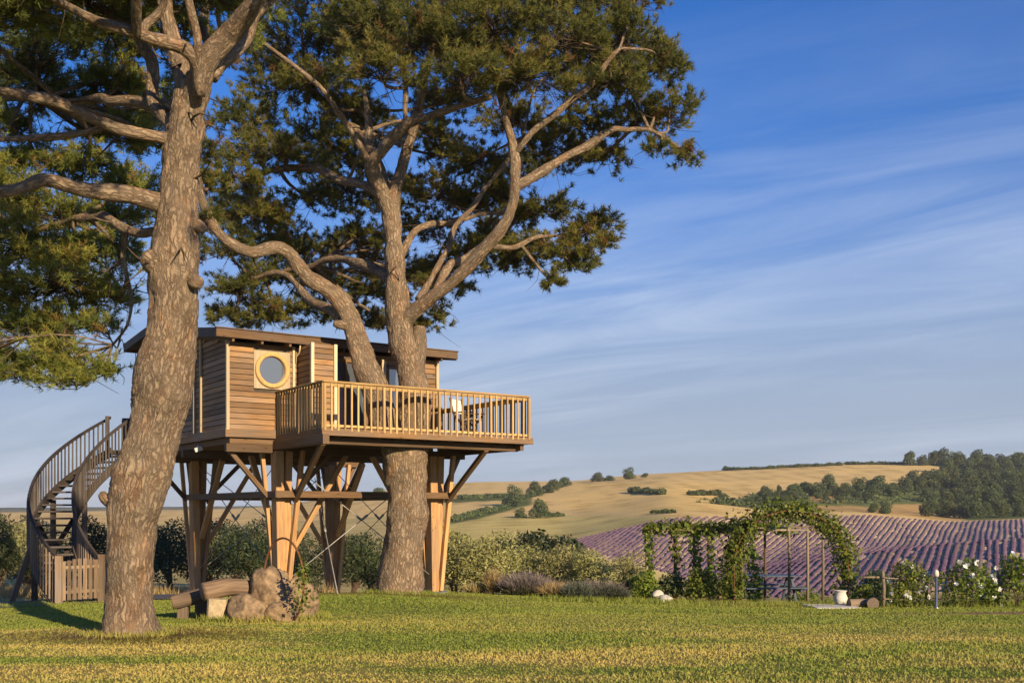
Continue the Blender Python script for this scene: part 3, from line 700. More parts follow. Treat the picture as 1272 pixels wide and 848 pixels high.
part(TH, 'tie_beam', lbeam(.95, -.30, z + .004, 5.62, -.30, z + .004, .09, .15), 'wood_beam'); part(TH, 'tie_beam', lbeam(.95, 6.12, z + .004, 5.62, 6.12, z + .004, .09, .15), 'wood_beam')
def cable(p, q, r=.011, n=2):
    part(TH, 'tie_rod', tube([(*p, r), (*(p + (q - p) * .5), r), (*q, r)], 6), 'steel_cable', True)
    m = p + (q - p) * .46; m2 = p + (q - p) * .50
    part(TH, 'turnbuckle', tube([(*m, .03), (*m2, .03)], 8), 'steel_cable', True)
for (k1, k2) in (('left', 'near'), ('near', 'right'), ('right', 'far'), ('far', 'left')):
    (a1, b1), (a2, b2) = PST[k1], PST[k2]
    cable(L(a1, b1, 2.9), L(a2, b2, .0)); cable(L(a2, b2, 2.9), L(a1, b1, .0))
cable(L(3.2, 2.6, 2.5), np.array([-3.9, 19.6, G(-3.9, 19.6)]) if False else L(1.8, -1.7, G(*L(1.8, -1.7, 0)[:2])))
# spotlight under the floor
sp = root('spotlight', tuple(L(-.03, 1.9, 3.12)), 0, 'small white floodlight hanging under the treehouse floor', 'floodlight')
c = L(-.03, 1.9, 3.12)
part(sp, 'housing', beam(c + (-.06, -.05, -.06), c + (.09, .02, .0), .13, .10), 'white_ceramic')
part(sp, 'bracket', tube([(*(c + (0, 0, -.02)), .012), (*(c + (0, .03, .08)), .012), (*(c + (0, .06, .15)), .012)], 6), 'metal_grey', True)

# deck chair with white canvas
ch = root('deck_chair', tuple(L(5.45, -1.15, 3.365)), math.atan2(.572, .82) + .5, 'wooden folding chair with white canvas on the treehouse deck', 'chair')
def cl(x, y, z):
    q = np.linalg.inv(INV[ch.name]); return (q @ np.array([x, y, z, 1]))[:3]
for s in (-1, 1):
    part(ch, 'leg', beam(cl(s * .27, -.24, 0), cl(s * .27, .22, .56), .03, .045), 'wood_beam')
    part(ch, 'leg', beam(cl(s * .235, .24, 0), cl(s * .235, -.24, .56), .03, .045), 'wood_beam')
    part(ch, 'arm', beam(cl(s * .27, -.3, .61), cl(s * .27, .3, .63), .06, .03), 'wood_beam')
    part(ch, 'back_post', beam(cl(s * .26, .22, .45), cl(s * .27, .36, .98), .035, .035), 'wood_beam')
V = np.array([cl(x, y, z) for x in (-.27, .27) for y, z in ((.31, .62), (.37, .95), (.355, .955), (.295, .625))])
part(ch, 'backrest', (V, [(0, 1, 5, 4), (1, 2, 6, 5), (2, 3, 7, 6), (3, 0, 4, 7), (0, 3, 2, 1), (4, 5, 6, 7)], None), 'canvas')
V = np.array([cl(x, y, z) for x in (-.26, .26) for y, z in ((-.24, .47), (.22, .43), (.22, .415), (-.24, .455))])
part(ch, 'seat', (V, [(0, 1, 5, 4), (1, 2, 6, 5), (2, 3, 7, 6), (3, 0, 4, 7), (0, 3, 2, 1), (4, 5, 6, 7)], None), 'canvas')
tb = root('side_table', tuple(L(4.6, -.6, 3.365)), .6, 'small square wooden table beside the canvas chair on deck', 'table')
c = L(4.6, -.6, 3.365)
part(tb, 'table_top', beam(c + (-.4, 0, .70), c + (.4, 0, .70), .8, .04), 'wood_beam')
for dx in (-.34, .34):
    for dy in (-.34, .34): part(tb, 'leg', beam(c + (dx, dy, 0), c + (dx, dy, .68), .05, .05), 'wood_beam')

# ------------------------------------------------------------------ curved staircase
S, E = np.array([-9.40, 22.8]), np.array([-10.65, 28.6])
zS, zE = G(*S), 3.30
M_ = (S + E) / 2; chd = E - S; hl = np.linalg.norm(chd) / 2; chn = chd / (2 * hl); rt = np.array([chn[1], -chn[0]])
sag = 1.12; RAD = (hl ** 2 + sag ** 2) / (2 * sag); CEN = M_ + rt * (RAD - sag)
a0 = math.atan2(*(S - CEN)[::-1]); a1 = math.atan2(*(E - CEN)[::-1])
if a0 < 0: a0 += 2 * math.pi
if a1 < 0: a1 += 2 * math.pi
def sp_(f, off, dz=0.0):
    a = a0 + (a1 - a0) * f; r = RAD + off; return np.array([CEN[0] + r * math.cos(a), CEN[1] + r * math.sin(a), zS + (zE - zS) * f + dz])
ST = root('curved_staircase', (S[0], S[1], zS), 0, 'curved grey timber staircase with picket gate climbing to the treehouse', 'staircase')
NT_ = 22
for k in range(1, NT_):
    f = k / NT_; p, q = sp_(f, -.43), sp_(f, .43)
    p[2] = q[2] = zS + (zE - zS) * f
    part(ST, 'tread', beam(p, q, .27, .045), 'wood_grey')
def ribbon(off, dz, w, h, f0=0.0, f1=1.0, n=46):
    V, g = [], []
    for k in range(n):
        f = f0 + (f1 - f0) * k / (n - 1)
        for o, z in ((-w / 2, -h / 2), (w / 2, -h / 2), (w / 2, h / 2), (-w / 2, h / 2)): V.append(sp_(f, off + o, dz + z)); g.append((o + off, z, f * 7))
    Fc = [(i * 4 + j, i * 4 + (j + 1) % 4, (i + 1) * 4 + (j + 1) % 4, (i + 1) * 4 + j) for i in range(n - 1) for j in range(4)] + [(3, 2, 1, 0), tuple(range(4 * n - 4, 4 * n))]
    return np.array(V), Fc, np.array(g)
for off in (-.47, .47):
    part(ST, 'stringer', ribbon(off, -.02, .05, .26), 'wood_grey')
    hr = part(ST, 'handrail', ribbon(off, .93, .055, .075), 'wood_grey')
    for k in range(0, 45):
        f = (k + .5) / 45; p = sp_(f, off * 1.06)
        part(hr, 'baluster', beam(p + (0, 0, -.10), p + (0, 0, .91), .038, .028), 'wood_gate' if f < .25 else 'wood_grey')
for f, off in ((.34, .35), (.34, -.35), (.66, .4), (.66, -.4)):
    p = sp_(f, off, -.12); g0 = G(p[0], p[1])
    part(ST, 'post', beam((p[0], p[1], g0 - .1), p, .11, .11), 'wood_grey')
p = sp_(.40, .47, -.1); part(ST, 'strut', beam((-11.2, 23.4, G(-11.2, 23.4) - .05), sp_(.24, .47, .35), .10, .12), 'wood_beam')
part(ST, 'strut', beam(sp_(.36, -.35, -.9), sp_(.50, .40, -.1), .08, .1), 'wood_grey'); part(ST, 'strut', beam(sp_(.36, .35, -.9), sp_(.52, -.40, -.1), .08, .1), 'wood_grey')
# landing
lc = np.array([E[0] + .45, E[1] + .45, 3.27])
part(ST, 'landing', beam(lc + (-.85, 0, 0), lc + (.9, 0, 0), 1.3, .09), 'wood_grey')
for dx, dy in ((-.8, -.6), (.8, -.6), (-.8, .6), (.8, .6)):
    q = lc + (dx, dy, 0); part(ST, 'post', beam((q[0], q[1], 3.10), (q[0], q[1], 4.24), .09, .09), 'wood_grey')
bx = part(ST, 'landing_panel', beam(lc + (-.85, .62, .55), lc + (.85, .62, .55), .03, .95), 'wood_grey')
part(ST, 'landing_panel', beam(lc + (-.05, -.62, .55), lc + (.85, -.62, .55), .03, .95), 'wood_grey')
for dx in (-.1, .12):
    part(ST, 'hanger_cable', tube([(*(lc + (dx, -.5, .1)), .012), (*(lc + (dx, -.4, 2.78)), .012)], 6), 'steel_cable', True)
# gate
g0 = zS
gl, gr = sp_(0, .50), sp_(0, -.50)
for q in (gl, gr): part(ST, 'gate_post', beam((q[0], q[1], g0 - .1), (q[0], q[1], g0 + 1.04), .13, .13), 'wood_gate')
gate = part(ST, 'gate', beam(gl + (0, 0, .25), gr + (0, 0, .25), .035, .07), 'wood_gate')
part(gate, 'rail', beam(gl + (0, 0, .78), gr + (0, 0, .78), .035, .07), 'wood_gate')
for k in range(7):
    f = (k + 1) / 8; q = gl + (gr - gl) * f + np.array([0, -.035, 0]); hh = .92 + .07 * math.sin(f * math.pi) + random.uniform(-.015, .015)
    V, Fc, gg = beam((q[0], q[1], g0 + .08), (q[0], q[1], g0 + hh), .085, .024, (0, 1, 0))
    V[8:16][:, 2] -= np.abs(V[8:16][:, 0] - q[0]) * .6
    part(gate, 'picket', (V, Fc, gg), 'wood_gate')

# ------------------------------------------------------------------ stone pines
def bark_disp(gc):
    q = gc * np.array([13.0, 13.0, 3.4]); q = q + 2.2 * (np.stack([vnoise(gc * 5, 3), vnoise(gc * 5, 4), vnoise(gc * 5, 5)], -1) - .5)
    d1, d2 = worley(q, 17); e = np.clip((d2 - d1) / .35, 0, 1)
    return .018 * (e - .7) + .21 * (fbm(gc * np.array([2.2, 2.2, 1.3]), 8, 3) - .5)
def limb(rows, n=None, seg=12):
    """rows (px, py, width px, Y)"""
    p = np.array([[*P(x, y, Y), .5 * w / F * Y] for x, y, w, Y in rows])
    ln = np.sum(np.linalg.norm(np.diff(p[:, :3], axis=0), axis=1)); return crom(p, n or max(8, int(ln / .14)))
def fast_tubes(paths, seg=4):
    Vs, Fs, Gs, n = [], [], [], 0
    for p in paths:
        V, Fc, g = tube(p, seg, None, False); Vs.append(V); Fs.append(Fc + n); Gs.append(g); n += len(V)
    return np.vstack(Vs), np.vstack(Fs), np.vstack(Gs)
def needles(cent, dirs, k, ln, w, rng, shade):
    n = len(cent); N = n * k
    c = np.repeat(cent, k, 0); d = np.repeat(dirs, k, 0)
    r = nrm(rng.normal(size=(N, 3))); q = nrm(d * .75 + r * .85 + np.array([0, 0, .12]))
    l = ln * (.7 + .5 * rng.random(N)); b = c + d * (rng.random(N)[:, None] - .5) * .10
    s = nrm(np.cross(q, rng.normal(size=(N, 3)))) * (w * (.7 + .6 * rng.random(N)))[:, None]
    tip = b + q * l[:, None]; tip[:, 2] -= .012
    V = np.stack([b - s * .5, b + s * .5, tip], 1).reshape(-1, 3)
    return V, np.arange(3 * N).reshape(-1, 3), np.repeat(np.clip(np.repeat(shade, k) + rng.normal(0, .07, N), 0, 1), 3)
def pine(name, base, label, trunk, limbs, pads, seed, dens, nk, nl, nw, stubs=()):
    rng = np.random.default_rng(seed)
    rt_ = root(name, tuple(base), 0, label, 'tree')
    tp = limb(trunk, int(len(trunk) * 24)); part(rt_, 'trunk', tube(tp, 50, bark_disp), 'pine_bark', True)
    nodes, rad = [tp[len(tp) // 2:, :3]], [tp[len(tp) // 2:, 3]]
    for rows in limbs:
        p = limb(rows); p[:, :3] += (np.stack([vnoise(p[:, :3] * 1.4, s) for s in (61, 62, 63)], -1) - .5) * .26 * np.sin(np.linspace(0, np.pi, len(p)))[:, None]
        big = rows[0][2] > 18
        part(rt_, 'limb', tube(crom(p, len(p) * (3 if big else 2)), 28 if big else 14, bark_disp, True), 'pine_bark', True)
        nodes.append(p[len(p) // 4:, :3]); rad.append(p[len(p) // 4:, 3])
    for rows in stubs:
        p = limb(rows, 14); part(rt_, 'branch_stub', tube(p, 20, bark_disp, True), 'pine_bark', True)
    nodes = np.vstack(nodes); rad = np.concatenate(rad)
    br, tw, TC, TD, TS = [], [], [], [], []
    for k in rng.choice(len(nodes), 70, replace=False):
        d = nrm(rng.normal(size=3) + np.array([0, 0, .15])); l_ = rng.uniform(.12, .75); r_ = min(rad[k] * .35, .026); st = nodes[k] + d * rad[k] * .5
        tw.append(crom(np.array([[*st, r_], [*(st + d * l_ * .5 + rng.normal(0, .05, 3)), r_ * .6], [*(st + d * l_ + rng.normal(0, .10, 3) + (0, 0, -.05)), .004]]), 6))
    for (px, py, Y, rx, ry) in pads:
        c = P(px, py, Y); a = 1.17 * rx / F * Y; b = 1.22 * ry / F * Y
        d = np.linalg.norm((nodes - c) * np.array([1, .8, 1.2]), axis=1) + np.maximum(0, nodes[:, 2] - c[2]) * .5
        k = int(np.argmin(d)); s = nodes[k]; r0 = min(rad[k] * .75, .055)
        mid = (s + c) / 2 + rng.normal(0, .15, 3) + np.array([0, 0, -.12 + .1 * rng.normal()])
        mp_ = crom(np.array([[*s, r0], [*mid, r0 * .75], [*(c - (0, 0, b * .35)), max(.016, r0 * .45)]]), 9); br.append(mp_)
        m = max(6, int(dens * (a * a * .55 + a * b * .9)))
        th = rng.random(m) * 6.283; rr = np.sqrt(rng.random(m)); lob = .72 + .5 * vnoise(np.stack([np.cos(th) * 1.6 + px, np.sin(th) * 1.6 + py], -1), seed)
        zt = rng.random(m)
        dome = np.sqrt(np.maximum(.03, 1 - rr ** 2))
        ends = c + np.stack([a * rr * lob * np.cos(th), a * rr * lob * np.sin(th), b * (dome * (zt * 1.25 - .25) * lob - .25 - .35 * rr * rr)], -1)
        tone = rng.random() * .22
        for e in ends:
            st = mp_[rng.integers(5, 9), :3]; v = e - st; q = st + v * .5 + rng.normal(0, .10, 3) * np.linalg.norm(v) + np.array([0, 0, -.10 * np.linalg.norm(v)])
            p = crom(np.array([[*st, .008], [*q, .006], [*e, .003]]), 4); tw.append(p)
            nt = rng.integers(4, 8); f = 1 - .55 * rng.random(nt) ** 1.3 * min(1, .5 / (np.linalg.norm(v) + .01) + .25)
            pos = st * ((1 - f) ** 2)[:, None] + q * (2 * f * (1 - f))[:, None] + e * (f * f)[:, None] + rng.normal(0, .045, (nt, 3))
            dr = nrm(nrm(v) * .7 + np.array([0, 0, .45]) + rng.normal(0, .35, (nt, 3)))
            TC.append(pos); TD.append(dr)
            brown = rng.random() < .035
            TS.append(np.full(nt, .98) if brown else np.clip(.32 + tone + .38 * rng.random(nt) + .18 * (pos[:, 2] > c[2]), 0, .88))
        for _ in range(max(2, m // 12)):           # bare hanging twigs
            st = mp_[rng.integers(2, 9), :3]; g = st + np.array([rng.normal(0, a * .45), rng.normal(0, a * .45), -abs(rng.normal(0, b * .8)) + .05])
            tw.append(crom(np.array([[*st, .010], [*((st + g) / 2 + rng.normal(0, .12, 3)), .007], [*g, .003]]), 6))
    for p in br: part(rt_, 'branch', tube(p, 7, None, False), 'pine_bark', True)
    part(rt_, 'twigs', fast_tubes(tw, 3), 'twig_bark', True, kind='stuff')
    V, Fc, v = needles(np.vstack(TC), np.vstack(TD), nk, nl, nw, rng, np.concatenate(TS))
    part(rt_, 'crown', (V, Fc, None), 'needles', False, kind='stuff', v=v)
    return len(Fc)

Y1 = 13.8
t1 = [(162, 806, 100, Y1), (162, 793, 80, Y1), (161, 778, 68, Y1), (161, 740, 63, Y1), (162, 690, 65, Y1), (165, 645, 67, Y1), (174, 610, 66, Y1), (186, 565, 62, Y1), (194, 525, 62, Y1), (200, 492, 69, Y1), (204, 455, 69, Y1), (211, 420, 62, Y1), (215, 380, 60, Y1), (216, 330, 58, Y1), (220, 280, 51, Y1), (222, 230, 47, Y1), (227, 190, 42, Y1), (230, 160, 40, Y1), (232, 138, 36, Y1), (230, 112, 26, Y1), (224, 85, 22, Y1 + .1), (214, 45, 19, Y1 + .2), (204, 0, 16, Y1 + .3), (198, -60, 13, Y1 + .4), (205, -140, 9, Y1 + .5)]
l1 = [
 [(233, 150, 30, Y1), (250, 112, 28, Y1 - .1), (262, 85, 27, Y1 - .2), (285, 42, 25, Y1 - .4), (315, 0, 21, Y1 - .7), (345, -50, 16, Y1 - 1), (380, -120, 10, Y1 - 1.3)],
 [(262, 95, 18, Y1 - .1), (290, 62, 16, Y1 + .2), (318, 28, 15, Y1 + .5), (345, -8, 13, Y1 + .9), (380, -50, 10, Y1 + 1.3)],
 [(222, 165, 20, Y1), (205, 145, 18, Y1 + .3), (195, 119, 16, Y1 + .6), (186, 86, 15, Y1 + .9), (181, 55, 13, Y1 + 1.2), (172, 10, 11, Y1 + 1.5), (160, -50, 8, Y1 + 1.8)],
 [(247, 120, 14, Y1 - .3), (246, 85, 15, Y1 - .45), (225, 66, 15, Y1 - .6), (195, 56, 14, Y1 - .8), (165, 46, 13, Y1 - 1), (125, 30, 12, Y1 - 1.3), (80, 6, 10, Y1 - 1.6), (40, -20, 8, Y1 - 2)],
 [(178, 50, 10, Y1 - .9), (176, 34, 11, Y1 - .95), (184, 16, 11, Y1 - 1), (196, -4, 10, Y1 - 1.1), (205, -40, 8, Y1 - 1.3)],
 [(248, 118, 11, Y1 - .35), (247, 80, 10, Y1 - .5), (240, 45, 9, Y1 - .7), (231, 8, 9, Y1 - .9), (228, -40, 7, Y1 - 1.1)],
 [(224, 176, 18, Y1), (196, 168, 15, Y1 - .2), (160, 160, 14, Y1 - .4), (122, 143, 13, Y1 - .7), (75, 132, 13, Y1 - 1), (30, 121, 12, Y1 - 1.3), (-20, 108, 11, Y1 - 1.6), (-90, 95, 8, Y1 - 2)],
 [(135, 155, 9, Y1 - .55), (100, 166, 9, Y1 - .5), (60, 173, 9, Y1 - .4), (10, 175, 9, Y1 - .3), (-60, 182, 7, Y1 - .2)],
 [(210, 256, 24, Y1), (188, 248, 21, Y1 - .15), (155, 240, 19, Y1 - .4), (110, 230, 19, Y1 - .7), (70, 219, 18, Y1 - 1), (42, 230, 16, Y1 - 1.15), (10, 239, 14, Y1 - 1.3), (-50, 238, 11, Y1 - 1.6)],
 [(212, 284, 14, Y1 + .2), (180, 286, 13, Y1 + .7), (150, 283, 12, Y1 + 1.1), (128, 272, 10, Y1 + 1.5), (100, 266, 9, Y1 + 1.9), (60, 280, 8, Y1 + 2.3), (20, 300, 6, Y1 + 2.6)],
 [(222, 135, 14, Y1 + .2), (190, 125, 13, Y1 + .8), (140, 122, 12, Y1 + 1.4), (90, 128, 10, Y1 + 2), (40, 122, 8, Y1 + 2.6), (-20, 125, 6, Y1 + 3.2)],
 [(160, 282, 8, Y1 + 1.1), (157, 305, 7, Y1 + 1.2), (150, 330, 6, Y1 + 1.3), (158, 370, 5, Y1 + 1.4), (157, 405, 4, Y1 + 1.4), (140, 428, 3, Y1 + 1.5)],
 [(170, 46, 12, Y1 - 1), (160, -60, 11, Y1 - 2.2), (140, -150, 9, Y1 - 3.4), (90, -200, 7, Y1 - 4.6)],
 [(315, 0, 17, Y1 - .7), (350, -80, 15, Y1 - 1.4), (400, -125, 13, Y1 - 2.3), (500, -160, 11, Y1 - 3.3), (640, -180, 8, Y1 - 3.8), (790, -195, 6, Y1 - 3.6)],  # limb reaching out of view, added to hold the shading foliage
 [(230, 120, 12, Y1 + .3), (262, 80, 12, Y1 + 1.2), (250, 20, 10, Y1 + 2.0), (290, -40, 8, Y1 + 2.8)],
]
s1 = [[(212, 340, 30, Y1), (194, 326, 32, Y1 - .12), (184, 319, 25, Y1 - .18), (180, 316, 20, Y1 - .2)],
      [(232, 348, 20, Y1), (243, 350, 16, Y1 - .25), (248, 351, 12, Y1 - .3)],
      [(145, 625, 26, Y1), (131, 618, 16, Y1 - .1), (126, 612, 11, Y1 - .12)],
      [(232, 275, 18, Y1), (247, 282, 14, Y1 - .1), (253, 286, 9, Y1 - .12)]]
pads1 = [
 (60, 335, 15.6, 85, 42), (20, 290, 15.8, 70, 50), (110, 300, 16, 58, 42), (-40, 340, 15.4, 80, 55), (130, 350, 16.2, 36, 34), (90, 385, 15.8, 50, 26), (25, 385, 15.4, 60, 34),
 (35, 440, 14.8, 52, 22), (80, 462, 14.9, 40, 15), (-20, 430, 14.8, 50, 26), (136, 450, 15.0, 27, 20), (60, 420, 15.2, 40, 24), (130, 400, 15.6, 26, 14), (10, 462, 14.7, 26, 12),
 (150, 300, 16.4, 32, 34), (160, 255, 16.6, 38, 22), (90, 250, 16.8, 60, 30), (20, 235, 16.8, 60, 36), (170, 215, 16.8, 40, 28), (110, 200, 16.9, 55, 24), (40, 195, 16.9, 50, 24),
 (70, 105, 17, 60, 30), (130, 92, 17, 50, 28), (10, 70, 16.8, 60, 40), (60, 40, 16.2, 60, 30), (130, 30, 16.4, 50, 30), (-50, 110, 15.5, 60, 50), (-40, 190, 15.5, 60, 50), (150, 150, 17.2, 44, 24), (20, 150, 17, 40, 22),
 (100, -20, 14.5, 90, 36), (20, -10, 14, 80, 40), (190, -35, 14.6, 80, 34), (270, -30, 14.6, 80, 34), (340, -70, 14, 80, 40), (230, 30, 16.8, 44, 26), (270, -5, 16.4, 50, 24), (295, 40, 17.5, 34, 20),
 (180, 20, 17, 42, 30), (60, -80, 13.5, 110, 50), (180, -110, 13.5, 110, 46), (300, -130, 13.5, 110, 46), (-80, -40, 13.5, 100, 60), (-120, 60, 13.5, 90, 60),
 (165, 85, 17, 36, 26), (150, 55, 17.5, 40, 26), (200, 112, 18, 36, 24), (182, 172, 17.8, 34, 24), (176, 132, 18.2, 36, 24), (235, 78, 18, 30, 22), (120, 150, 17.6, 40, 24),
 (-110, 240, 13.2, 80, 60), (-90, 420, 14, 60, 40), (330, 10, 18, 22, 16),
 (660, -170, 10.0, 105, 44), (600, -185, 9.2, 95, 42), (-50, -125, 10.6, 100, 44), (50, -125, 10.6, 100, 44), (150, -130, 10.5, 90, 42), (205, -205, 8.5, 80, 40), (-130, -215, 8.4, 100, 44), (-90, -165, 9.5, 110, 46), (30, -165, 9.4, 110, 46), (140, -160, 9.5, 100, 46), (225, -165, 9.4, 70, 40), (-30, -180, 8.6, 110, 46), (90, -200, 8.6, 110, 46), (-170, -150, 9.8, 110, 50),  # out-of-view foliage added to shade the lower left crown and the stairs
]
pine('pine_tree', P(161, 795, Y1), 'tall leaning pine with thick flaky trunk beside the curved stairs', t1, l1, pads1, 5, 98, 20, .112, .0125, s1)

Y2 = 23.4
D2 = lambda d: Y2 + d
t2 = [(497, 766, 92, Y2), (497, 754, 68, Y2), (497, 742, 57, Y2), (498, 725, 53, Y2), (500, 690, 52, Y2), (504, 650, 50, Y2), (506, 610, 49, Y2), (505, 575, 54, Y2), (508, 548, 50, Y2), (513, 515, 43, Y2), (513, 480, 39, Y2), (506, 450, 34, Y2), (500, 425, 31, Y2), (496, 390, 28, Y2), (493, 345, 26, Y2), (489, 300, 23, Y2), (486, 265, 22, Y2), (490, 240, 17, Y2), (498, 210, 15, Y2), (506, 185, 14, Y2), (518, 145, 12, Y2 - .2), (528, 98, 11, Y2 - .4), (543, 20, 9, Y2 - .6), (550, -60, 7, Y2 - .8)]
l2 = [
 [(497, 600, 40, Y2), (492, 565, 34, Y2 - .15), (483, 540, 31, Y2 - .2), (470, 505, 33, Y2 - .2), (459, 470, 34, Y2 - .2), (449, 435, 28, Y2 - .2), (441, 408, 25, Y2 - .25), (426, 380, 22, Y2 - .3), (398, 350, 20, Y2 - .5), (370, 326, 19, Y2 - .8), (342, 311, 18, Y2 - 1), (308, 316, 16, Y2 - 1.3), (278, 298, 15, Y2 - 1.6), (257, 268, 14, Y2 - 1.9), (246, 235, 12, Y2 - 2.1), (240, 190, 9, Y2 - 2.3)],
 [(500, 405, 22, Y2), (516, 385, 20, Y2 - .2), (540, 366, 18, Y2 - .4), (566, 348, 17, Y2 - .6), (594, 322, 16, Y2 - .9), (620, 293, 15, Y2 - 1.1), (635, 266, 14, Y2 - 1.2), (638, 230, 13, Y2 - 1.3), (636, 190, 12, Y2 - 1.4), (632, 150, 10, Y2 - 1.5), (618, 105, 8, Y2 - 1.6), (600, 60, 6, Y2 - 1.7)],
 [(638, 234, 11, Y2 - 1.3), (660, 222, 11, Y2 - 1.2), (690, 205, 11, Y2 - 1.0), (725, 182, 10, Y2 - .6), (765, 163, 8, Y2 - .3), (805, 160, 6, Y2), (845, 185, 4, Y2 + .2)],
 [(637, 192, 9, Y2 - 1.4), (660, 168, 9, Y2 - 1.6), (695, 138, 8, Y2 - 1.7), (735, 100, 7, Y2 - 1.9), (770, 60, 5, Y2 - 2)],
 [(487, 272, 18, Y2), (474, 235, 17, Y2 - .2), (463, 203, 15, Y2 - .5), (476, 186, 14, Y2 - .7), (495, 166, 13, Y2 - .9), (510, 153, 12, Y2 - 1.1), (540, 143, 10, Y2 - 1.4), (572, 131, 9, Y2 - 1.8), (610, 120, 7, Y2 - 2.2)],
 [(476, 245, 13, Y2 - .2), (458, 232, 13, Y2), (428, 224, 12, Y2 + .4), (392, 212, 10, Y2 + .8), (345, 211, 8, Y2 + 1.2), (300, 225, 6, Y2 + 1.7)],
 [(466, 208, 9, Y2 - .5), (448, 185, 8, Y2 - .8), (430, 142, 7, Y2 - 1.2), (400, 108, 6, Y2 - 1.6), (355, 75, 5, Y2 - 2), (318, 46, 4, Y2 - 2.4)],
 [(462, 205, 11, Y2 - .5), (460, 180, 10, Y2 - .5), (460, 155, 9, Y2 - .5), (452, 110, 4, Y2 - .5)],
 [(505, 160, 8, Y2 - 1), (503, 130, 7, Y2 - 1.0), (502, 95, 6, Y2 - 1), (499, 45, 5, Y2 - 1), (492, -20, 4, Y2 - 1)],
 [(492, 352, 15, Y2), (472, 338, 14, Y2 + .5), (450, 326, 12, Y2 + 1), (418, 322, 10, Y2 + 1.6), (385, 328, 8, Y2 + 2.2), (330, 345, 6, Y2 + 3)],
 [(436, 402, 14, Y2 - .2), (412, 386, 12, Y2 + .4), (385, 378, 10, Y2 + 1), (372, 352, 8, Y2 + 1.5), (345, 340, 7, Y2 + 2), (300, 350, 5, Y2 + 2.6)],
 [(494, 330, 10, Y2), (512, 290, 8, Y2 + .5), (530, 275, 8, Y2 + 1), (560, 278, 7, Y2 + 1.6), (600, 268, 6, Y2 + 2.3), (650, 262, 5, Y2 + 3)],
 [(540, 366, 10, Y2 - .3), (560, 330, 9, Y2 + .4), (590, 318, 8, Y2 + 1), (640, 300, 6, Y2 + 1.7), (690, 292, 5, Y2 + 2.2), (740, 285, 4, Y2 + 2.6)],
 [(520, 372, 9, Y2 - .1), (545, 330, 8, Y2 + .6), (560, 290, 7, Y2 + 1), (600, 240, 6, Y2 + 1.2), (650, 170, 5, Y2 + 1.4)],
 [(488, 262, 9, Y2 + .2), (470, 200, 8, Y2 + 1.2), (430, 150, 7, Y2 + 2), (380, 110, 6, Y2 + 2.8)],
]
s2 = [[(518, 475, 22, Y2 + .3), (520, 440, 20, Y2 + .3), (521, 418, 20, Y2 + .3), (520, 406, 16, Y2 + .3)], [(428, 405, 14, Y2 - .3), (420, 403, 12, Y2 - .4), (415, 402, 9, Y2 - .45)]]
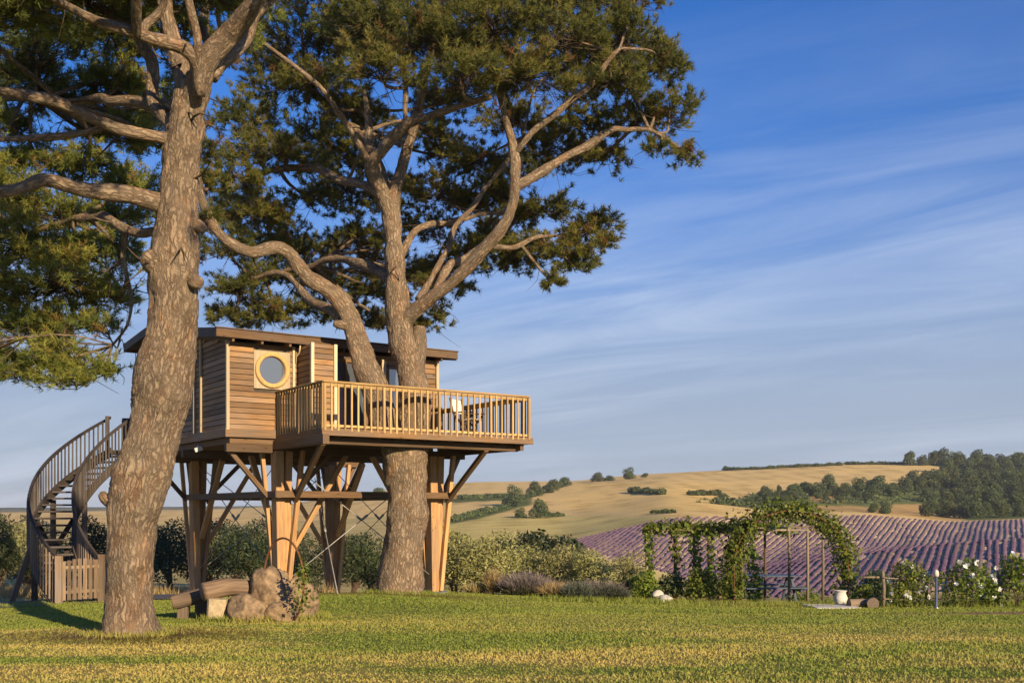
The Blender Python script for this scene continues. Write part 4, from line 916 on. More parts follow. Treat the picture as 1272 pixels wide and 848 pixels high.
pads2 = [
 (380, 30, 24.5, 58, 34), (450, 15, 22, 66, 36), (530, 25, 21.3, 66, 40), (610, 15, 21.6, 70, 40), (690, 28, 21.6, 66, 44), (770, 28, 22.6, 66, 42), (822, 72, 23, 42, 34), (755, 88, 21.8, 56, 34), (660, 82, 21, 60, 34), (570, 80, 20.6, 58, 30), (470, 72, 21, 52, 34), (400, 88, 24.8, 50, 36),
 (832, 118, 24, 36, 26), (795, 138, 24.6, 55, 26), (725, 142, 24.4, 52, 26), (848, 190, 23.6, 27, 15), (815, 175, 23.2, 22, 12),
 (742, 190, 25.4, 48, 20), (690, 172, 26, 46, 26), (640, 140, 26, 50, 30), (780, 60, 26, 60, 40), (700, 70, 27, 60, 40), (600, 60, 27, 60, 40), (500, 40, 27.5, 60, 40),
 (732, 282, 25.6, 36, 24), (705, 304, 25.8, 42, 28), (660, 300, 26, 42, 28), (688, 345, 25.5, 22, 16), (625, 318, 26.4, 44, 24), (672, 252, 26.4, 46, 24), (742, 266, 25.6, 28, 14), (752, 300, 25.4, 20, 14), (640, 262, 27.2, 40, 24), (712, 325, 25.6, 26, 12), (600, 290, 27, 36, 20),
 (545, 225, 27.4, 40, 24), (590, 190, 27, 44, 28), (540, 160, 27, 40, 28), (620, 225, 26.8, 36, 20),
 (300, 130, 24.5, 46, 40), (345, 175, 24, 56, 40), (290, 200, 23.6, 44, 40), (320, 255, 25, 50, 30), (280, 290, 25, 40, 40), (400, 160, 26, 50, 36), (440, 120, 26.5, 46, 34), (390, 240, 26.4, 44, 24), (350, 95, 25.6, 46, 36),
 (295, 345, 26, 44, 30), (285, 385, 26.6, 34, 20), (335, 385, 27, 46, 22), (385, 375, 27.4, 42, 26), (370, 300, 27, 46, 22), (440, 385, 28, 42, 22), (470, 355, 28, 40, 22), (540, 385, 28, 24, 24), (520, 340, 28, 36, 26), (560, 350, 27.6, 26, 18), (450, 280, 27.6, 34, 20), (330, 330, 26.4, 40, 24), (415, 345, 27.6, 34, 18), (500, 395, 28.4, 40, 18), (430, 230, 27, 40, 22), (480, 300, 28, 36, 20),
 (440, -60, 23, 80, 40), (560, -60, 22.5, 90, 44), (680, -55, 22.5, 90, 44), (780, -40, 24, 70, 40), (500, -130, 24, 110, 50), (640, -130, 24, 110, 50), (560, -190, 24.5, 110, 44), (380, -40, 26, 60, 40), (740, -110, 25, 80, 46), (600, -30, 26.5, 90, 44), (700, -20, 27, 80, 44), (455, 20, 25.5, 60, 36),
 (345, 285, 28, 46, 26), (425, 195, 28.5, 46, 28), (465, 150, 28.6, 46, 30), (560, 115, 28.2, 50, 30), (505, 225, 29, 40, 24), (605, 235, 28.6, 42, 24), (425, 300, 28.6, 40, 22), (525, 275, 29, 40, 22), (572, 312, 28.6, 36, 20), (300, 245, 27, 44, 28), (645, 195, 28.4, 44, 26), (470, 250, 29, 36, 20), (395, 330, 28.6, 40, 22), (560, 182, 28.8, 40, 26), (600, 292, 28.8, 36, 20), (535, 330, 29, 36, 22), (465, 330, 29, 34, 20), (572, 245, 29, 36, 22), (330, 60, 26, 44, 30),
 (250, 260, 21.8, 30, 24), (240, 170, 21.4, 34, 36), (262, 215, 22.5, 30, 26),
]
pine('pine_tree', P(497, 752, Y2), 'twin stemmed pine growing up through the treehouse deck', t2, l2, pads2, 9, 48, 22, .145, .0175, s2)

def litter(cx, cy, r0, r1, n, seed, label):
    rng = np.random.default_rng(seed); a = rng.random(n) * 6.283; r = r0 + (r1 - r0) * rng.random(n) ** 1.8
    x, y = cx + r * np.cos(a) * 1.2, cy + r * np.sin(a); c = np.stack([x, y, gz(x, y) + .012 + .02 * rng.random(n)], -1)
    q = rng.random(n) * 6.283; d = np.stack([np.cos(q), np.sin(q), rng.normal(0, .15, n)], -1) * .075; s_ = np.stack([-np.sin(q), np.cos(q), 0 * q], -1) * .006
    V = np.stack([c - d, c + s_, c + d], 1).reshape(-1, 3); v = np.repeat(.9 + .1 * rng.random(n), 3)
    solo('needle_litter', (V, np.arange(3 * n).reshape(-1, 3), None), 'needles', label, 'litter', kind='stuff', v=v)
litter(P(161, 795, Y1)[0], Y1, .3, 1.5, 9000, 3, 'fallen brown pine needles round the leaning pine')
litter(P(497, 752, Y2)[0], Y2, .4, 2.2, 9000, 4, 'fallen brown pine needles round the twin stemmed pine')

def tufts(spots, seed):
    rng = np.random.default_rng(seed); Vs, vs = [], []
    for cx, cy, r, n, h in spots:
        a = rng.random(n) * 6.283; rr = r * (1 + .25 * np.abs(rng.normal(0, 1, n))); x, y = cx + rr * np.cos(a), cy + rr * np.sin(a); b = np.stack([x, y, gz(x, y) - .01], -1)
        q = rng.random(n) * 6.283; s_ = np.stack([np.cos(q), np.sin(q), 0 * q], -1) * .009; tip = b + np.stack([rng.normal(0, .35, n), rng.normal(0, .35, n), np.ones(n)], -1) * (h * (.4 + .8 * rng.random(n)))[:, None]
        Vs.append(np.stack([b - s_, b + s_, tip], 1).reshape(-1, 3)); vs.append(np.repeat(rng.random(n), 3))
    V = np.vstack(Vs); o = bpy.data.objects.new('long_grass', new_mesh('long_grass', V, np.arange(len(V)).reshape(-1, 3), 'grass_blade', False, None, np.concatenate(vs))); COL.objects.link(o)
    tag(o, 'longer unmown grass round the trunks, stilts and boulders', 'grass', kind='stuff')
tufts([(P(161, 795, Y1)[0], Y1, .40, 1500, .11), (P(497, 752, Y2)[0], Y2, .58, 1500, .14)] + [(*GP(px, Y)[:2], r, n, .13) for px, Y, r, n in ((310, 16.7, .34, 700), (338, 17.2, .45, 800), (368, 17.3, .40, 800), (270, 16.75, .2, 500), (350, 23.5, .35, 500), (540, 25.8, .35, 500), (1097, 24.6, .12, 200), (1180, 25, .12, 200))]
      + [(*GP(px, 24.4 + .5 * (k % 3))[:2], .5, 420, .16) for k, px in enumerate(range(690, 1290, 26))], 6)

def dry_grass():
    rng = np.random.default_rng(12); n = 14000; Y = rng.uniform(25.5, 37, n); X = (rng.uniform(-20, 420, n) - CX) / F * Y
    k = (Y > lawn_edge(X) + .15) & (np.hypot(X - S[0], Y - S[1]) > 1.4); pth = np.interp(Y, [16.5, 20.2, 23.6, 27, 33, 40], [-17, -12, -9.6, -8.4, -6, -4]); k &= np.abs(X - pth) > 1.3
    X, Y = X[k], Y[k]; n = len(X); b = np.stack([X, Y, gz(X, Y) - .02], -1); h = .10 + .28 * rng.random(n) * (.4 + vnoise(np.stack([X, Y], -1), 8)); q = rng.random(n) * 6.283
    s_ = np.stack([np.cos(q), np.sin(q), 0 * q], -1) * .013; tip = b + np.stack([rng.normal(0, .25, n), rng.normal(0, .25, n), np.ones(n)], -1) * h[:, None]
    V = np.stack([b - s_, b + s_, tip], 1).reshape(-1, 3); o = bpy.data.objects.new('dry_grass', new_mesh('dry_grass', V, np.arange(3 * n).reshape(-1, 3), 'straw', False, None, np.repeat(rng.random(n), 3))); COL.objects.link(o)
    tag(o, 'tall dry grass beyond the lawn behind the stairs and stilts', 'grass', kind='stuff')
dry_grass()

# ------------------------------------------------------------------ leafy plants
def leaves(c, d, size, rng, v, narrow=.5):
    n = len(c); nn = nrm(d + .75 * rng.normal(size=(n, 3))); t = nrm(np.cross(nn, rng.normal(size=(n, 3)))); b = np.cross(nn, t)
    s = (size * (.45 + 1.15 * rng.random(n) ** 1.3))[:, None]
    V = np.stack([c - t * s * .5, c + b * s * narrow * .5, c + t * s * .5, c - b * s * narrow * .5], 1).reshape(-1, 3)
    return V, np.arange(4 * n).reshape(-1, 4), np.repeat(v, 4)
def lump_points(lumps, n, rng, lo=.62, seed=3, up=.25):
    L_ = np.array(lumps, float); w = L_[:, 3] * L_[:, 4] + L_[:, 4] * L_[:, 5]; k = rng.choice(len(L_), n, p=w / w.sum())
    d = nrm(rng.normal(size=(n, 3)) + np.array([0, 0, up])); f = lo + (1.04 - lo) * np.sqrt(rng.random(n)); f = f * (.80 + .36 * vnoise(d * 2.6 + k[:, None] * 3.7, seed))
    f = f * (.88 + .24 * vnoise(d * 7 + k[:, None] * 1.7, seed + 1))
    return L_[k, :3] + d * L_[k, 3:6] * f[:, None], d, k
def crown_geo(lumps, n, size, seed, narrow=.5, lo=.6):
    rng = np.random.default_rng(seed); c, d, k = lump_points(lumps, n, rng, lo, seed)
    tone = rng.random(len(lumps)) * .35; v = np.clip(.12 + tone[k] + .55 * rng.random(n), 0, 1)
    V, Fc, v = leaves(c, d, size, rng, v, narrow); return V, Fc, v
def lumps_for(w, h, z0, m, rng, core=.62):
    out = [(0, 0, z0 + (h - z0) * .5, w * .5 * core, w * .5 * core, (h - z0) * .5 * .8)]
    for k in range(m):
        a = 6.283 * (k + rng.random() * .7) / m; fz = .12 + .66 * rng.random(); r = w * .5 * (.34 + .36 * rng.random()) * (1.15 - .75 * fz); z = z0 + (h - z0) * fz
        s = w * (.17 + .10 * rng.random()); out.append((r * math.cos(a), r * math.sin(a), z, s, s, min(s, (h - z0) * .33)))
    return out
def tree_proto(name, mat, w, h, z0, m, n, size, seed, narrow=.6, multi=1, trunk_r=None):
    """root at origin with trunk and crown"""
    rng = np.random.default_rng(seed); lp = lumps_for(w, h, z0, m, rng)
    o = root(name, (0, 0, 0)); V, Fc, v = crown_geo(lp, n, size, seed, narrow)
    part(o, 'crown', (V, Fc, None), mat, False, v=v)
    r = trunk_r or .035 * h; gs = []
    for k in range(multi):
        a = rng.random() * 6.283; e = lp[1 + k % m]
        gs.append(tube([(.04 * k, .03 * k, -.25, r * 1.3), (.06 * k, .02, z0 * .6, r), (e[0] * .35, e[1] * .35, z0 + .1 * h, r * .75), (e[0] * .85, e[1] * .85, e[2], r * .3)], 8, None, False, 14))
    for e in lp[2:2 + min(4, m - 1)]:
        gs.append(tube([(0, 0, max(.05, z0 * .7), r * .7), (e[0] * .4, e[1] * .4, (z0 + e[2]) / 2, r * .45), (e[0] * .9, e[1] * .9, e[2], r * .2)], 6, None, False, 8))
    part(o, 'trunk', join([(a_, b_.tolist(), c_) for a_, b_, c_ in gs]), 'twig_bark', True)
    return o
USED = set()
def place(proto, pos, rz, sc, label, cat, group=None):
    if proto.name in USED: o = copy_tree(proto)
    else: o = proto; USED.add(proto.name)
    o.location = tuple(pos); o.rotation_euler = (0, 0, rz); o.scale = sc if isinstance(sc, tuple) else (sc, sc, sc)
    return tag(o, label, cat, group)
rg = np.random.default_rng(77)

# olive trees behind the treehouse and along the garden edge
OL = [tree_proto('olive_tree', 'dark_leaf' if k % 2 else 'olive_leaf', 3.0, 3.0, .55, 9, 5200, .14, 40 + k, .34, 2) for k in range(4)]
k = 0
for px, Y, h, kind, lab in ((112, 42, 3.0, 1, None), (160, 45, 2.7, 3, None), (212, 41, 2.85, 1, None), (262, 43, 3.0, 3, None), (318, 41, 2.9, 1, None), (362, 44, 2.6, 3, None), (412, 41, 2.6, 1, None), (462, 42, 2.7, 3, None), (68, 44, 2.3, 0, None), (185, 52, 3.2, 3, None), (292, 53, 3.2, 1, None), (440, 52, 3.0, 1, None), (350, 54, 2.9, 3, None)):
    p = GP(px, Y, -.08); place(OL[kind], p, rg.random() * 6.28, (h / 3 * 1.05, h / 3 * 1.05, h / 3), 'dark bushy olive tree in the thicket behind the treehouse stilts', 'tree', 'olive thicket behind the treehouse')
for px, Y, h, kind, lab in ((566, 35, 2.25, 0, 'tallest pale olive bush right behind the treehouse stilt'), (604, 34, 2.0, 2, 'pale olive bush behind the tall straw clump'), (648, 35, 1.75, 0, 'pale olive bush behind the purple flowering lavender clump'), (692, 34, 1.65, 2, 'pale olive bush between lavender clump and rosemary mounds'), (736, 33, 1.6, 0, 'pale olive bush behind the two rosemary mounds'), (776, 34, 1.45, 2, 'low olive bush at the left end of the pergola'), (530, 37, 1.9, 2, 'olive bush seen between pine trunk and right stilt')):
    p = GP(px, Y, -.06); place(OL[kind], p, rg.random() * 6.28, (h / 3 * 1.25, h / 3 * 1.25, h / 3 * 1.15), lab, 'bush')
# two shrubs at the far left
p = GP(34, 38, -.08); place(OL[2], p, 1.0, .95, 'pale olive tree beside the curved staircase railing', 'tree')
CON = tree_proto('conifer', 'dark_leaf', 2.0, 3.2, .2, 10, 5200, .13, 51, .3); p = GP(-2, 36, -.08); place(CON, p, .3, (1.0, 1.0, 1.02), 'dark dense conifer at the edge of the asphalt path', 'tree')
DB = [tree_proto('evergreen_bush', 'dark_leaf', 4.2, 3.3, .3, 10, 4600, .22, 60 + k, .6, 2) for k in range(2)]
for k, (px, Y, s, lab) in enumerate(((640, 56, 1.15, 'broad dark evergreen bush beyond the pale olives'), (686, 57, 1.08, 'dark evergreen bush with a low right flank below the lavender'), (905, 58, .55, 'dark bush seen through the pergola')  , (1092, 52, .55, 'dark bush below the lavender beside the vine arch'))):
    place(DB[k % 2], GP(px, Y, -.1), rg.random() * 6, s, lab, 'bush')

# hillside trees
HT = [tree_proto('hillside_tree', 'wood_leaf', 9.5, 9.0, .1, 12, 2900, .62, 80 + k, .7, 1, .22) for k in range(5)]
def far_tree(px, py, hpx, label, group, wf=1.0, y0=285, cat='tree', proto=None):
    q = hit(px, py, y0); h = hpx / F * q[1]; s = h / 9.0
    place(proto or HT[rg.integers(5)], q - (0, 0, .2 * s), rg.random() * 6.28, (s * wf, s * wf, s), label, cat, group)
for px, py, h, wf in ((1130, 578, 19, .95), (1146, 578, 15, 1.0), (1159, 578, 19, .9), (1172, 578, 22, 1.0), (1187, 578, 18, 1.2)):
    far_tree(px, py, h, 'dark tree in the clump on the crest above the gold field', 'trees on the crest of the hill', wf, 450)
WOOD = 'dark green tree in the wood covering the hillside right of the gold field'
n_w = 0
for py in (572, 581, 590, 600, 610, 621, 632, 641):
    x = np.interp(py, [570, 580, 592, 603, 615, 632, 641], [1215, 1192, 1180, 1118, 1135, 1195, 1160])
    while x < 1330:
        far_tree(x + rg.uniform(-5, 5), py + rg.uniform(-3, 3), rg.uniform(15, 24) * (1.1 if py > 600 else .9), WOOD, 'wooded hillside', rg.uniform(.95, 1.3), 300)
        x += rg.uniform(13, 20); n_w += 1
for _ in range(34):
    px = rg.uniform(885, 1190); lim = np.interp(px, [850, 880, 940, 1000, 1080, 1150, 1185, 1215], [642, 634, 617, 611, 607, 602, 590, 572]); py = lim + rg.uniform(0, 13)
    if 1008 < px < 1195 and py > 625: continue
    far_tree(px, py, rg.uniform(8, 15), 'rounded tree or shrub in the green belt below the gold crest', 'shrub belt below the crest', rg.uniform(1.2, 1.9), 300)
for px, py, h, wf in ((1003, 612, 14, 1.2), (1018, 613, 16, 1.1), (1030, 611, 23, .95), (1050, 614, 15, 1.2), (1068, 612, 20, 1.1), (1091, 611, 23, 1.1), (1110, 613, 14, 1.2), (1026, 622, 12, .9), (985, 618, 11, 1.5), (968, 616, 15, .6), (950, 622, 9, 1.8), (1040, 624, 9, 1.7), (1078, 622, 11, 1.7), (930, 626, 8, 2.0), (910, 630, 7, 2.0)):
    far_tree(px, py, h, 'rounded tree or shrub in the green belt below the gold crest', 'shrub belt below the crest', wf, 300)
for px, py, h, wf in ((1085, 639, 13, 1.2), (1100, 639, 16, 1.1), (1150, 641, 20, .9), (1168, 640, 16, 1.0)):
    far_tree(px, py, h, 'lone dark shrub on the tawny patch above the lavender', 'shrubs on the tawny patch', wf, 283)
for px, py, h, wf, lab in ((639, 628, 26, .95, 'largest round tree between the two gold fields'), (664, 616, 19, 1.15, 'round tree above the largest one in the gold field hedge'), (686, 612, 18, 1.2, 'tree near the top of the gold field hedge'), (702, 603, 11, 1.6, 'low bushy tree ending the gold field hedge'), (671, 643, 24, 1.1, 'broad green bush standing below the gold field hedge'), (646, 643, 13, 1.3, 'low pale bush left of the broad green bush'), (742, 598, 12, 1.5, 'wide low tree on the skyline of the gold field'), (757, 597, 7, 2.0, 'flat shrub between two trees on the gold skyline'), (781, 595, 15, 1.15, 'rounded tree standing alone on the gold skyline'), (801, 593, 6, 1.6, 'tiny shrub beside the rounded skyline tree'), (901, 584, 6, 1.5, 'tiny tree at the start of the skyline hedges'), (471, 614, 9, 2.0, 'round bush on the far field behind the treehouse')):
    far_tree(px, py, h, lab, None, wf, 260)
def hedge(name, px0, px1, py0, py1, hpx, label, mat='wood_leaf', y0=285, seed=1):
    rng = np.random.default_rng(seed); n = max(4, int((px1 - px0) / 5)); lp = []
    for k in range(n):
        f = k / (n - 1); q = hit(px0 + (px1 - px0) * f, py0 + (py1 - py0) * f, y0); s = .5 * hpx / F * q[1] * rng.uniform(.8, 1.25); w = (px1 - px0) / n / F * q[1]
        lp.append((q[0], q[1], q[2] + s * .7, max(w, s), s * 1.3, s))
    V, Fc, v = crown_geo(lp, 300 * n, .7, seed, .7); solo(name, (V, Fc, None), mat, label, 'hedge', v=v)
hedge('hedge', 785, 822, 612, 614, 8, 'short clipped hedge alone on the gold field below the rounded tree', seed=1)
hedge('hedge', 858, 891, 615, 615, 7, 'second short hedge on the gold field above the lavender', seed=2)
hedge('hedge', 813, 834, 637, 637, 4, 'thin dark hedge touching the top of the lavender field', y0=205, seed=3)
hedge('hedge', 684, 698, 642, 641, 5, 'small isolated scrub on the meadow left of the lavender', y0=240, seed=4)
hedge('hedge', 905, 962, 584, 582, 4, 'skyline hedge nearest the tiny tree', y0=430, seed=5)
hedge('hedge', 970, 1042, 581, 578, 4, 'middle hedge along the gold skyline', y0=430, seed=6)
hedge('hedge', 1053, 1122, 577, 577, 4, 'skyline hedge running up to the tree clump', y0=430, seed=7)
hedge('hedge', 556, 628, 621, 617, 6, 'long green hedge across the gold field towards the largest tree', 'hedge_leaf', 260, 8)
hedge('hedge', 566, 628, 647, 632, 8, 'green hedge slanting up the gold field below the long one', 'hedge_leaf', 240, 9)
hedge('hedge', 628, 700, 628, 604, 8, 'dense hedge climbing between the round trees of the gold field', 'wood_leaf', 260, 10)

def scrub():
    rng = np.random.default_rng(4); lp = []
    while len(lp) < 520:
        px, py = rng.uniform(862, 1330), rng.uniform(560, 640)
        lim = np.interp(px, [850, 880, 940, 1000, 1080, 1150, 1185, 1215, 1300, 1700], [642, 634, 616, 610, 606, 601, 588, 570, 560, 545])
        if py < lim or (1008 < px < 1195 and py > 626) or (1000 < px < 1048 and 611 < py < 623): continue
        q = hit(px, py, 283); s = rng.uniform(.9, 2.0) * (1.3 if px > 1180 else .9); lp.append((q[0], q[1], q[2] + s * .25, s * 1.7, s * 1.7, s))
    V, Fc, v = crown_geo(lp, 30000, .75, 4, .8); solo('scrub', (V, Fc, None), 'wood_leaf', 'low green scrub covering the slope under the hillside trees', 'scrub', kind='stuff', v=v)
scrub()

# ------------------------------------------------------------------ garden plants
def clump(name, px, Y, w, h, n, ln, mat, label, cat, seed, spike=True, wid=.008):
    rng = np.random.default_rng(seed); b = GP(px, Y); a = rng.random(n) * 6.283; r = np.sqrt(rng.random(n)); d = nrm(np.stack([np.cos(a) * r * .75, np.sin(a) * r * .75, np.ones(n) * .9], -1) + rng.normal(0, .10, (n, 3)))
    st = b + np.stack([np.cos(a) * r * w * .3, np.sin(a) * r * w * .3, 0 * r], -1); f = rng.uniform(.15, .95, n)[:, None]
    hh = h * (1 - .35 * r ** 2)[:, None] * (.8 + .35 * rng.random(n)[:, None])
    sc = np.array([w / h * .75, w / h * .75, 1.0])
    p0 = st + d * sc * hh * f * .75; p1 = p0 + nrm(d * sc + rng.normal(0, .25, (n, 3))) * (ln * (.6 + .8 * rng.random(n)))[:, None]
    s = nrm(np.cross(p1 - p0, rng.normal(size=(n, 3)))) * wid
    V = np.stack([p0 - s, p0 + s, p1], 1).reshape(-1, 3); v = np.clip(f[:, 0] * .9 + rng.normal(0, .12, n), 0, 1)
    return solo(name, (V, np.arange(3 * n).reshape(-1, 3), None), mat, label, cat, v=np.repeat(v, 3))
clump('straw_clump', 613, 27.2, .45, .78, 1500, .22, 'straw', 'upright clump of dry golden straw before the pale olives', 'grass clump', 1)
clump('straw_clump', 590, 27.5, .5, .32, 700, .16, 'straw', 'low tuft of dry straw left of the upright clump', 'grass clump', 2)
clump('lavender_bush', 650, 27.0, 1.25, .74, 4200, .18, 'lavender_spike', 'garden lavender mound with faded purple tips', 'shrub', 3)
clump('dry_lavender', 690, 26.6, .9, .42, 1800, .18, 'straw', 'low straw coloured herb beside the lavender mound', 'shrub', 4)
clump('rosemary_bush', 717, 25.2, .72, .55, 4200, .10, 'rosemary_leaf', 'round dark rosemary mound at the lawn edge', 'shrub', 5)
clump('rosemary_bush', 756, 25.4, .95, .50, 4800, .10, 'rosemary_leaf', 'wide flat topped rosemary mound beside the round one', 'shrub', 6)
clump('dry_lavender', 738, 26.2, 1.4, .56, 2600, .22, 'lavender_spike', 'pale flowering lavender behind the rosemary mounds', 'shrub', 7)
clump('dry_lavender', 672, 28.0, 1.2, .5, 1800, .2, 'lavender_spike', 'faded lavender behind the low straw herb', 'shrub', 17)
def bushy(name, px, Y, w, h, n, size, mat, label, cat, seed, flowers=0, narrow=.6):
    rng = np.random.default_rng(seed); b = GP(px, Y); lp = [(b[0] + x, b[1] + y, b[2] + z, a, a2, c) for x, y, z, a, a2, c in lumps_for(w, h, .02, 8, rng)]
    V, Fc, v = crown_geo(lp, n, size, seed, narrow)
    if not flowers: return solo(name, (V, Fc, None), mat, label, cat, v=v)
    o = root(name, tuple(b), 0, label, cat); part(o, 'foliage', (V, Fc, None), mat, False, v=v)
    c, d, k = lump_points(lp, flowers, rng, .98, seed, .4); c = c - np.array([0, .04, -.03])
    for q, dd in zip(c, d):
        m = 9; V, Fc, v = leaves(np.repeat(q[None], m, 0) + rng.normal(0, .02, (m, 3)), np.repeat(dd[None], m, 0), .085, rng, rng.random(m), .9)
        part(o, 'blossom', (V, Fc, None), 'blossom', v=v)
    st = [tube([(*(b + (rng.normal(0, .05), rng.normal(0, .05), -.05)), .012), (*(b + (rng.normal(0, w * .12), 0, h * .4)), .009), (*(b + (rng.normal(0, w * .25), 0, h * .8)), .005)], 5, None, False, 8) for _ in range(6)]
    part(o, 'stems', join([(a_, b_.tolist(), c_) for a_, b_, c_ in st]), 'twig_bark', kind='stuff'); return o
for k, (px, Y, w, h, n, lab) in enumerate(((800, 26.5, .9, .8, 1500, 'leafy green shrub at the foot of the left pergola post'), (832, 27.0, 1.0, .75, 1500, 'leafy shrub behind the white stones'), (868, 26.4, 1.1, .85, 1800, 'leafy shrub between pergola and vine arch'), (890, 27.5, .8, .7, 1100, 'shrub just left of the vine arch foot'), (1000, 31, 1.4, .5, 900, 'low shrub behind the pale pergola posts'), (935, 31.5, 1.6, .8, 1200, 'dark shrub behind the picnic table'), (1072, 26.5, .8, .55, 800, 'shrub behind the cut logs'), (784, 27.6, .8, .65, 1000, 'shrub between rosemary and the pergola'))):
    bushy('garden_shrub', px, Y, w, h, n, .075, 'vine_leaf' if k % 2 == 0 else 'hedge_leaf', lab, 'shrub', 90 + k)
for k, (px, Y, w, h, n, fl, lab) in enumerate(((1128, 24.2, 1.35, 1.3, 2300, 18, 'white rose bush between wooden fence post and bollard lamp'), (1203, 24.0, 1.5, 1.25, 2700, 24, 'white rose bush right of the bollard lamp'), (1262, 24.0, 1.1, 1.3, 2200, 16, 'white rose bush at the far end of the fence'), (1230, 24.6, .8, .65, 1000, 6, 'low rose bush between two taller ones'))):
    bushy('rose_bush', px, Y, w, h, int(n * .75), .075, 'vine_leaf', lab, 'rose bush', 120 + k, fl)
clump('dry_border', 846, 25.9, 3.2, .22, 1600, .1, 'straw', 'strip of dry brown border plants before the pergola', 'plants', 31)

# vine arch
def vine_on(path, rad, n, size, seed):
    rng = np.random.default_rng(seed); p = crom(np.array([(*q, 0) for q in path], float), 80)[:, :3]
    k = rng.integers(0, 80, n); d = nrm(rng.normal(size=(n, 3))); lob = .7 + .7 * vnoise(np.stack([k * .13, 0 * k + seed * 1.0], -1), seed)
    lob = lob * np.where(rng.random(n) < .07, 1.75, 1.0)
    c = p[k] + d * (rad * lob * np.sqrt(rng.random(n)))[:, None] + rng.normal(0, .04, (n, 3))
    return leaves(c, d + (0, 0, .3), size, rng, np.clip(.15 + .7 * rng.random(n), 0, 1), .8)
YA = 25.6; ax0, ax1 = (910 - CX) / F * YA, (1050 - CX) / F * YA; axc, arad = (ax0 + ax1) / 2, (ax1 - ax0) / 2; zg = G(axc, YA); ztop = CZ + (H - 634) / F * YA
zs = ztop - arad * .93
arc = [(ax0, YA, zg)] + [(ax0, YA, zg + (zs - zg) * .5)] + [(axc - arad * math.cos(q), YA, zs + arad * .93 * math.sin(q)) for q in np.linspace(0, math.pi, 13)] + [(ax1, YA, zg + (zs - zg) * .5), (ax1, YA, zg)]
AR = root('vine_arch', (axc, YA, zg), 0, 'tall round garden arch thickly covered in green climbing leaves', 'arch')
for dy in (-.22, .22): part(AR, 'hoop', tube([(x, y + dy, z, .012) for x, y, z in arc], 8, None, False, 90), 'rust', True)
for k in range(2, len(arc) - 1): part(AR, 'rung', beam(np.array(arc[k]) - (0, .22, 0), np.array(arc[k]) + (0, .22, 0), .02, .02), 'rust')
V, Fc, v = vine_on(arc, .31, 5600, .08, 5); part(AR, 'climber', (V, Fc, None), 'vine_leaf', v=v, kind='stuff')
V, Fc, v = vine_on(arc[:6], .34, 1300, .085, 6); part(AR, 'climber', (V, Fc, None), 'vine_leaf', v=v, kind='stuff')
for x in (ax0, ax1): part(AR, 'stem', tube([(x - .05, YA, zg - .05, .03), (x + .06, YA - .1, zg + .5, .025), (x - .03, YA + .1, zg + 1.1, .02), (x, YA, zg + 1.7, .012)], 6, None, False, 20), 'twig_bark', True)
# pergola
PG = root('pergola', tuple(GP(900, 27.5)), 0, 'slender wooden pergola half covered in vines behind the arch', 'pergola')
fr = [(803, 26.6), (862, 26.9), (921, 26.4), (980, 27.2), (1003, 28.2), (1022, 29.2)]; bk = [(838, 29.8), (880, 30.0), (950, 29.6)]
tops = {}
for px, Y in fr + bk:
    q = GP(px, Y); tp_ = CZ + (H - 659) / F * Y if px < 1010 else CZ + (H - 657) / F * Y
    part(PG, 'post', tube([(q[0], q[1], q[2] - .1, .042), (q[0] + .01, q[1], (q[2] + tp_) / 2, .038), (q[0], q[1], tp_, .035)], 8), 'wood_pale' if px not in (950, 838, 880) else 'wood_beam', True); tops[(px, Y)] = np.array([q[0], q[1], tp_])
for s in (fr, bk):
    for a_, b_ in zip(s[:-1], s[1:]): part(PG, 'rafter', beam(tops[a_] + (0, 0, .02), tops[b_] + (0, 0, .02), .05, .05), 'wood_pale')
for a_, b_ in (((803, 26.6), (838, 29.8)), ((862, 26.9), (880, 30.0)), ((921, 26.4), (950, 29.6)), ((980, 27.2), (950, 29.6)), ((1022, 29.2), (950, 29.6))): part(PG, 'rafter', beam(tops[a_] + (0, 0, .075), tops[b_] + (0, 0, .075), .05, .05), 'wood_pale')
def pv(path, r, n, sd, s=.1):
    V, Fc, v = vine_on(path, r, n, s, sd); part(PG, 'climber', (V, Fc, None), 'vine_leaf', v=v, kind='stuff')
tt = lambda k: tops[k]
pv([tt((803, 26.6)) + (0, 0, .06), tt((862, 26.9)) + (0, 0, .1), tt((921, 26.4)) + (0, 0, .06)], .16, 1000, 11)
pv([tt((838, 29.8)) + (0, 0, .06), tt((880, 30.0)), tt((950, 29.6)) + (0, 0, .1), tt((950, 29.6)) * .4 + tt((1003, 28.2)) * .6], .14, 900, 12)
for key, sd in (((803, 26.6), 13), ((838, 29.8), 14), ((880, 30.0), 15), ((862, 26.9), 16)):
    q = tt(key); pv([(q[0], q[1], G(q[0], q[1])), (q[0] + .08, q[1] - .05, G(q[0], q[1]) + .8), q], .15 if sd != 16 else .19, 420 if sd != 16 else 560, sd)
q = GP(936, 28.0); pv([(q[0], q[1], q[2]), (q[0] + .05, q[1], q[2] + .7), (q[0] - .05, q[1], q[2] + 1.5)], .20, 420, 18)
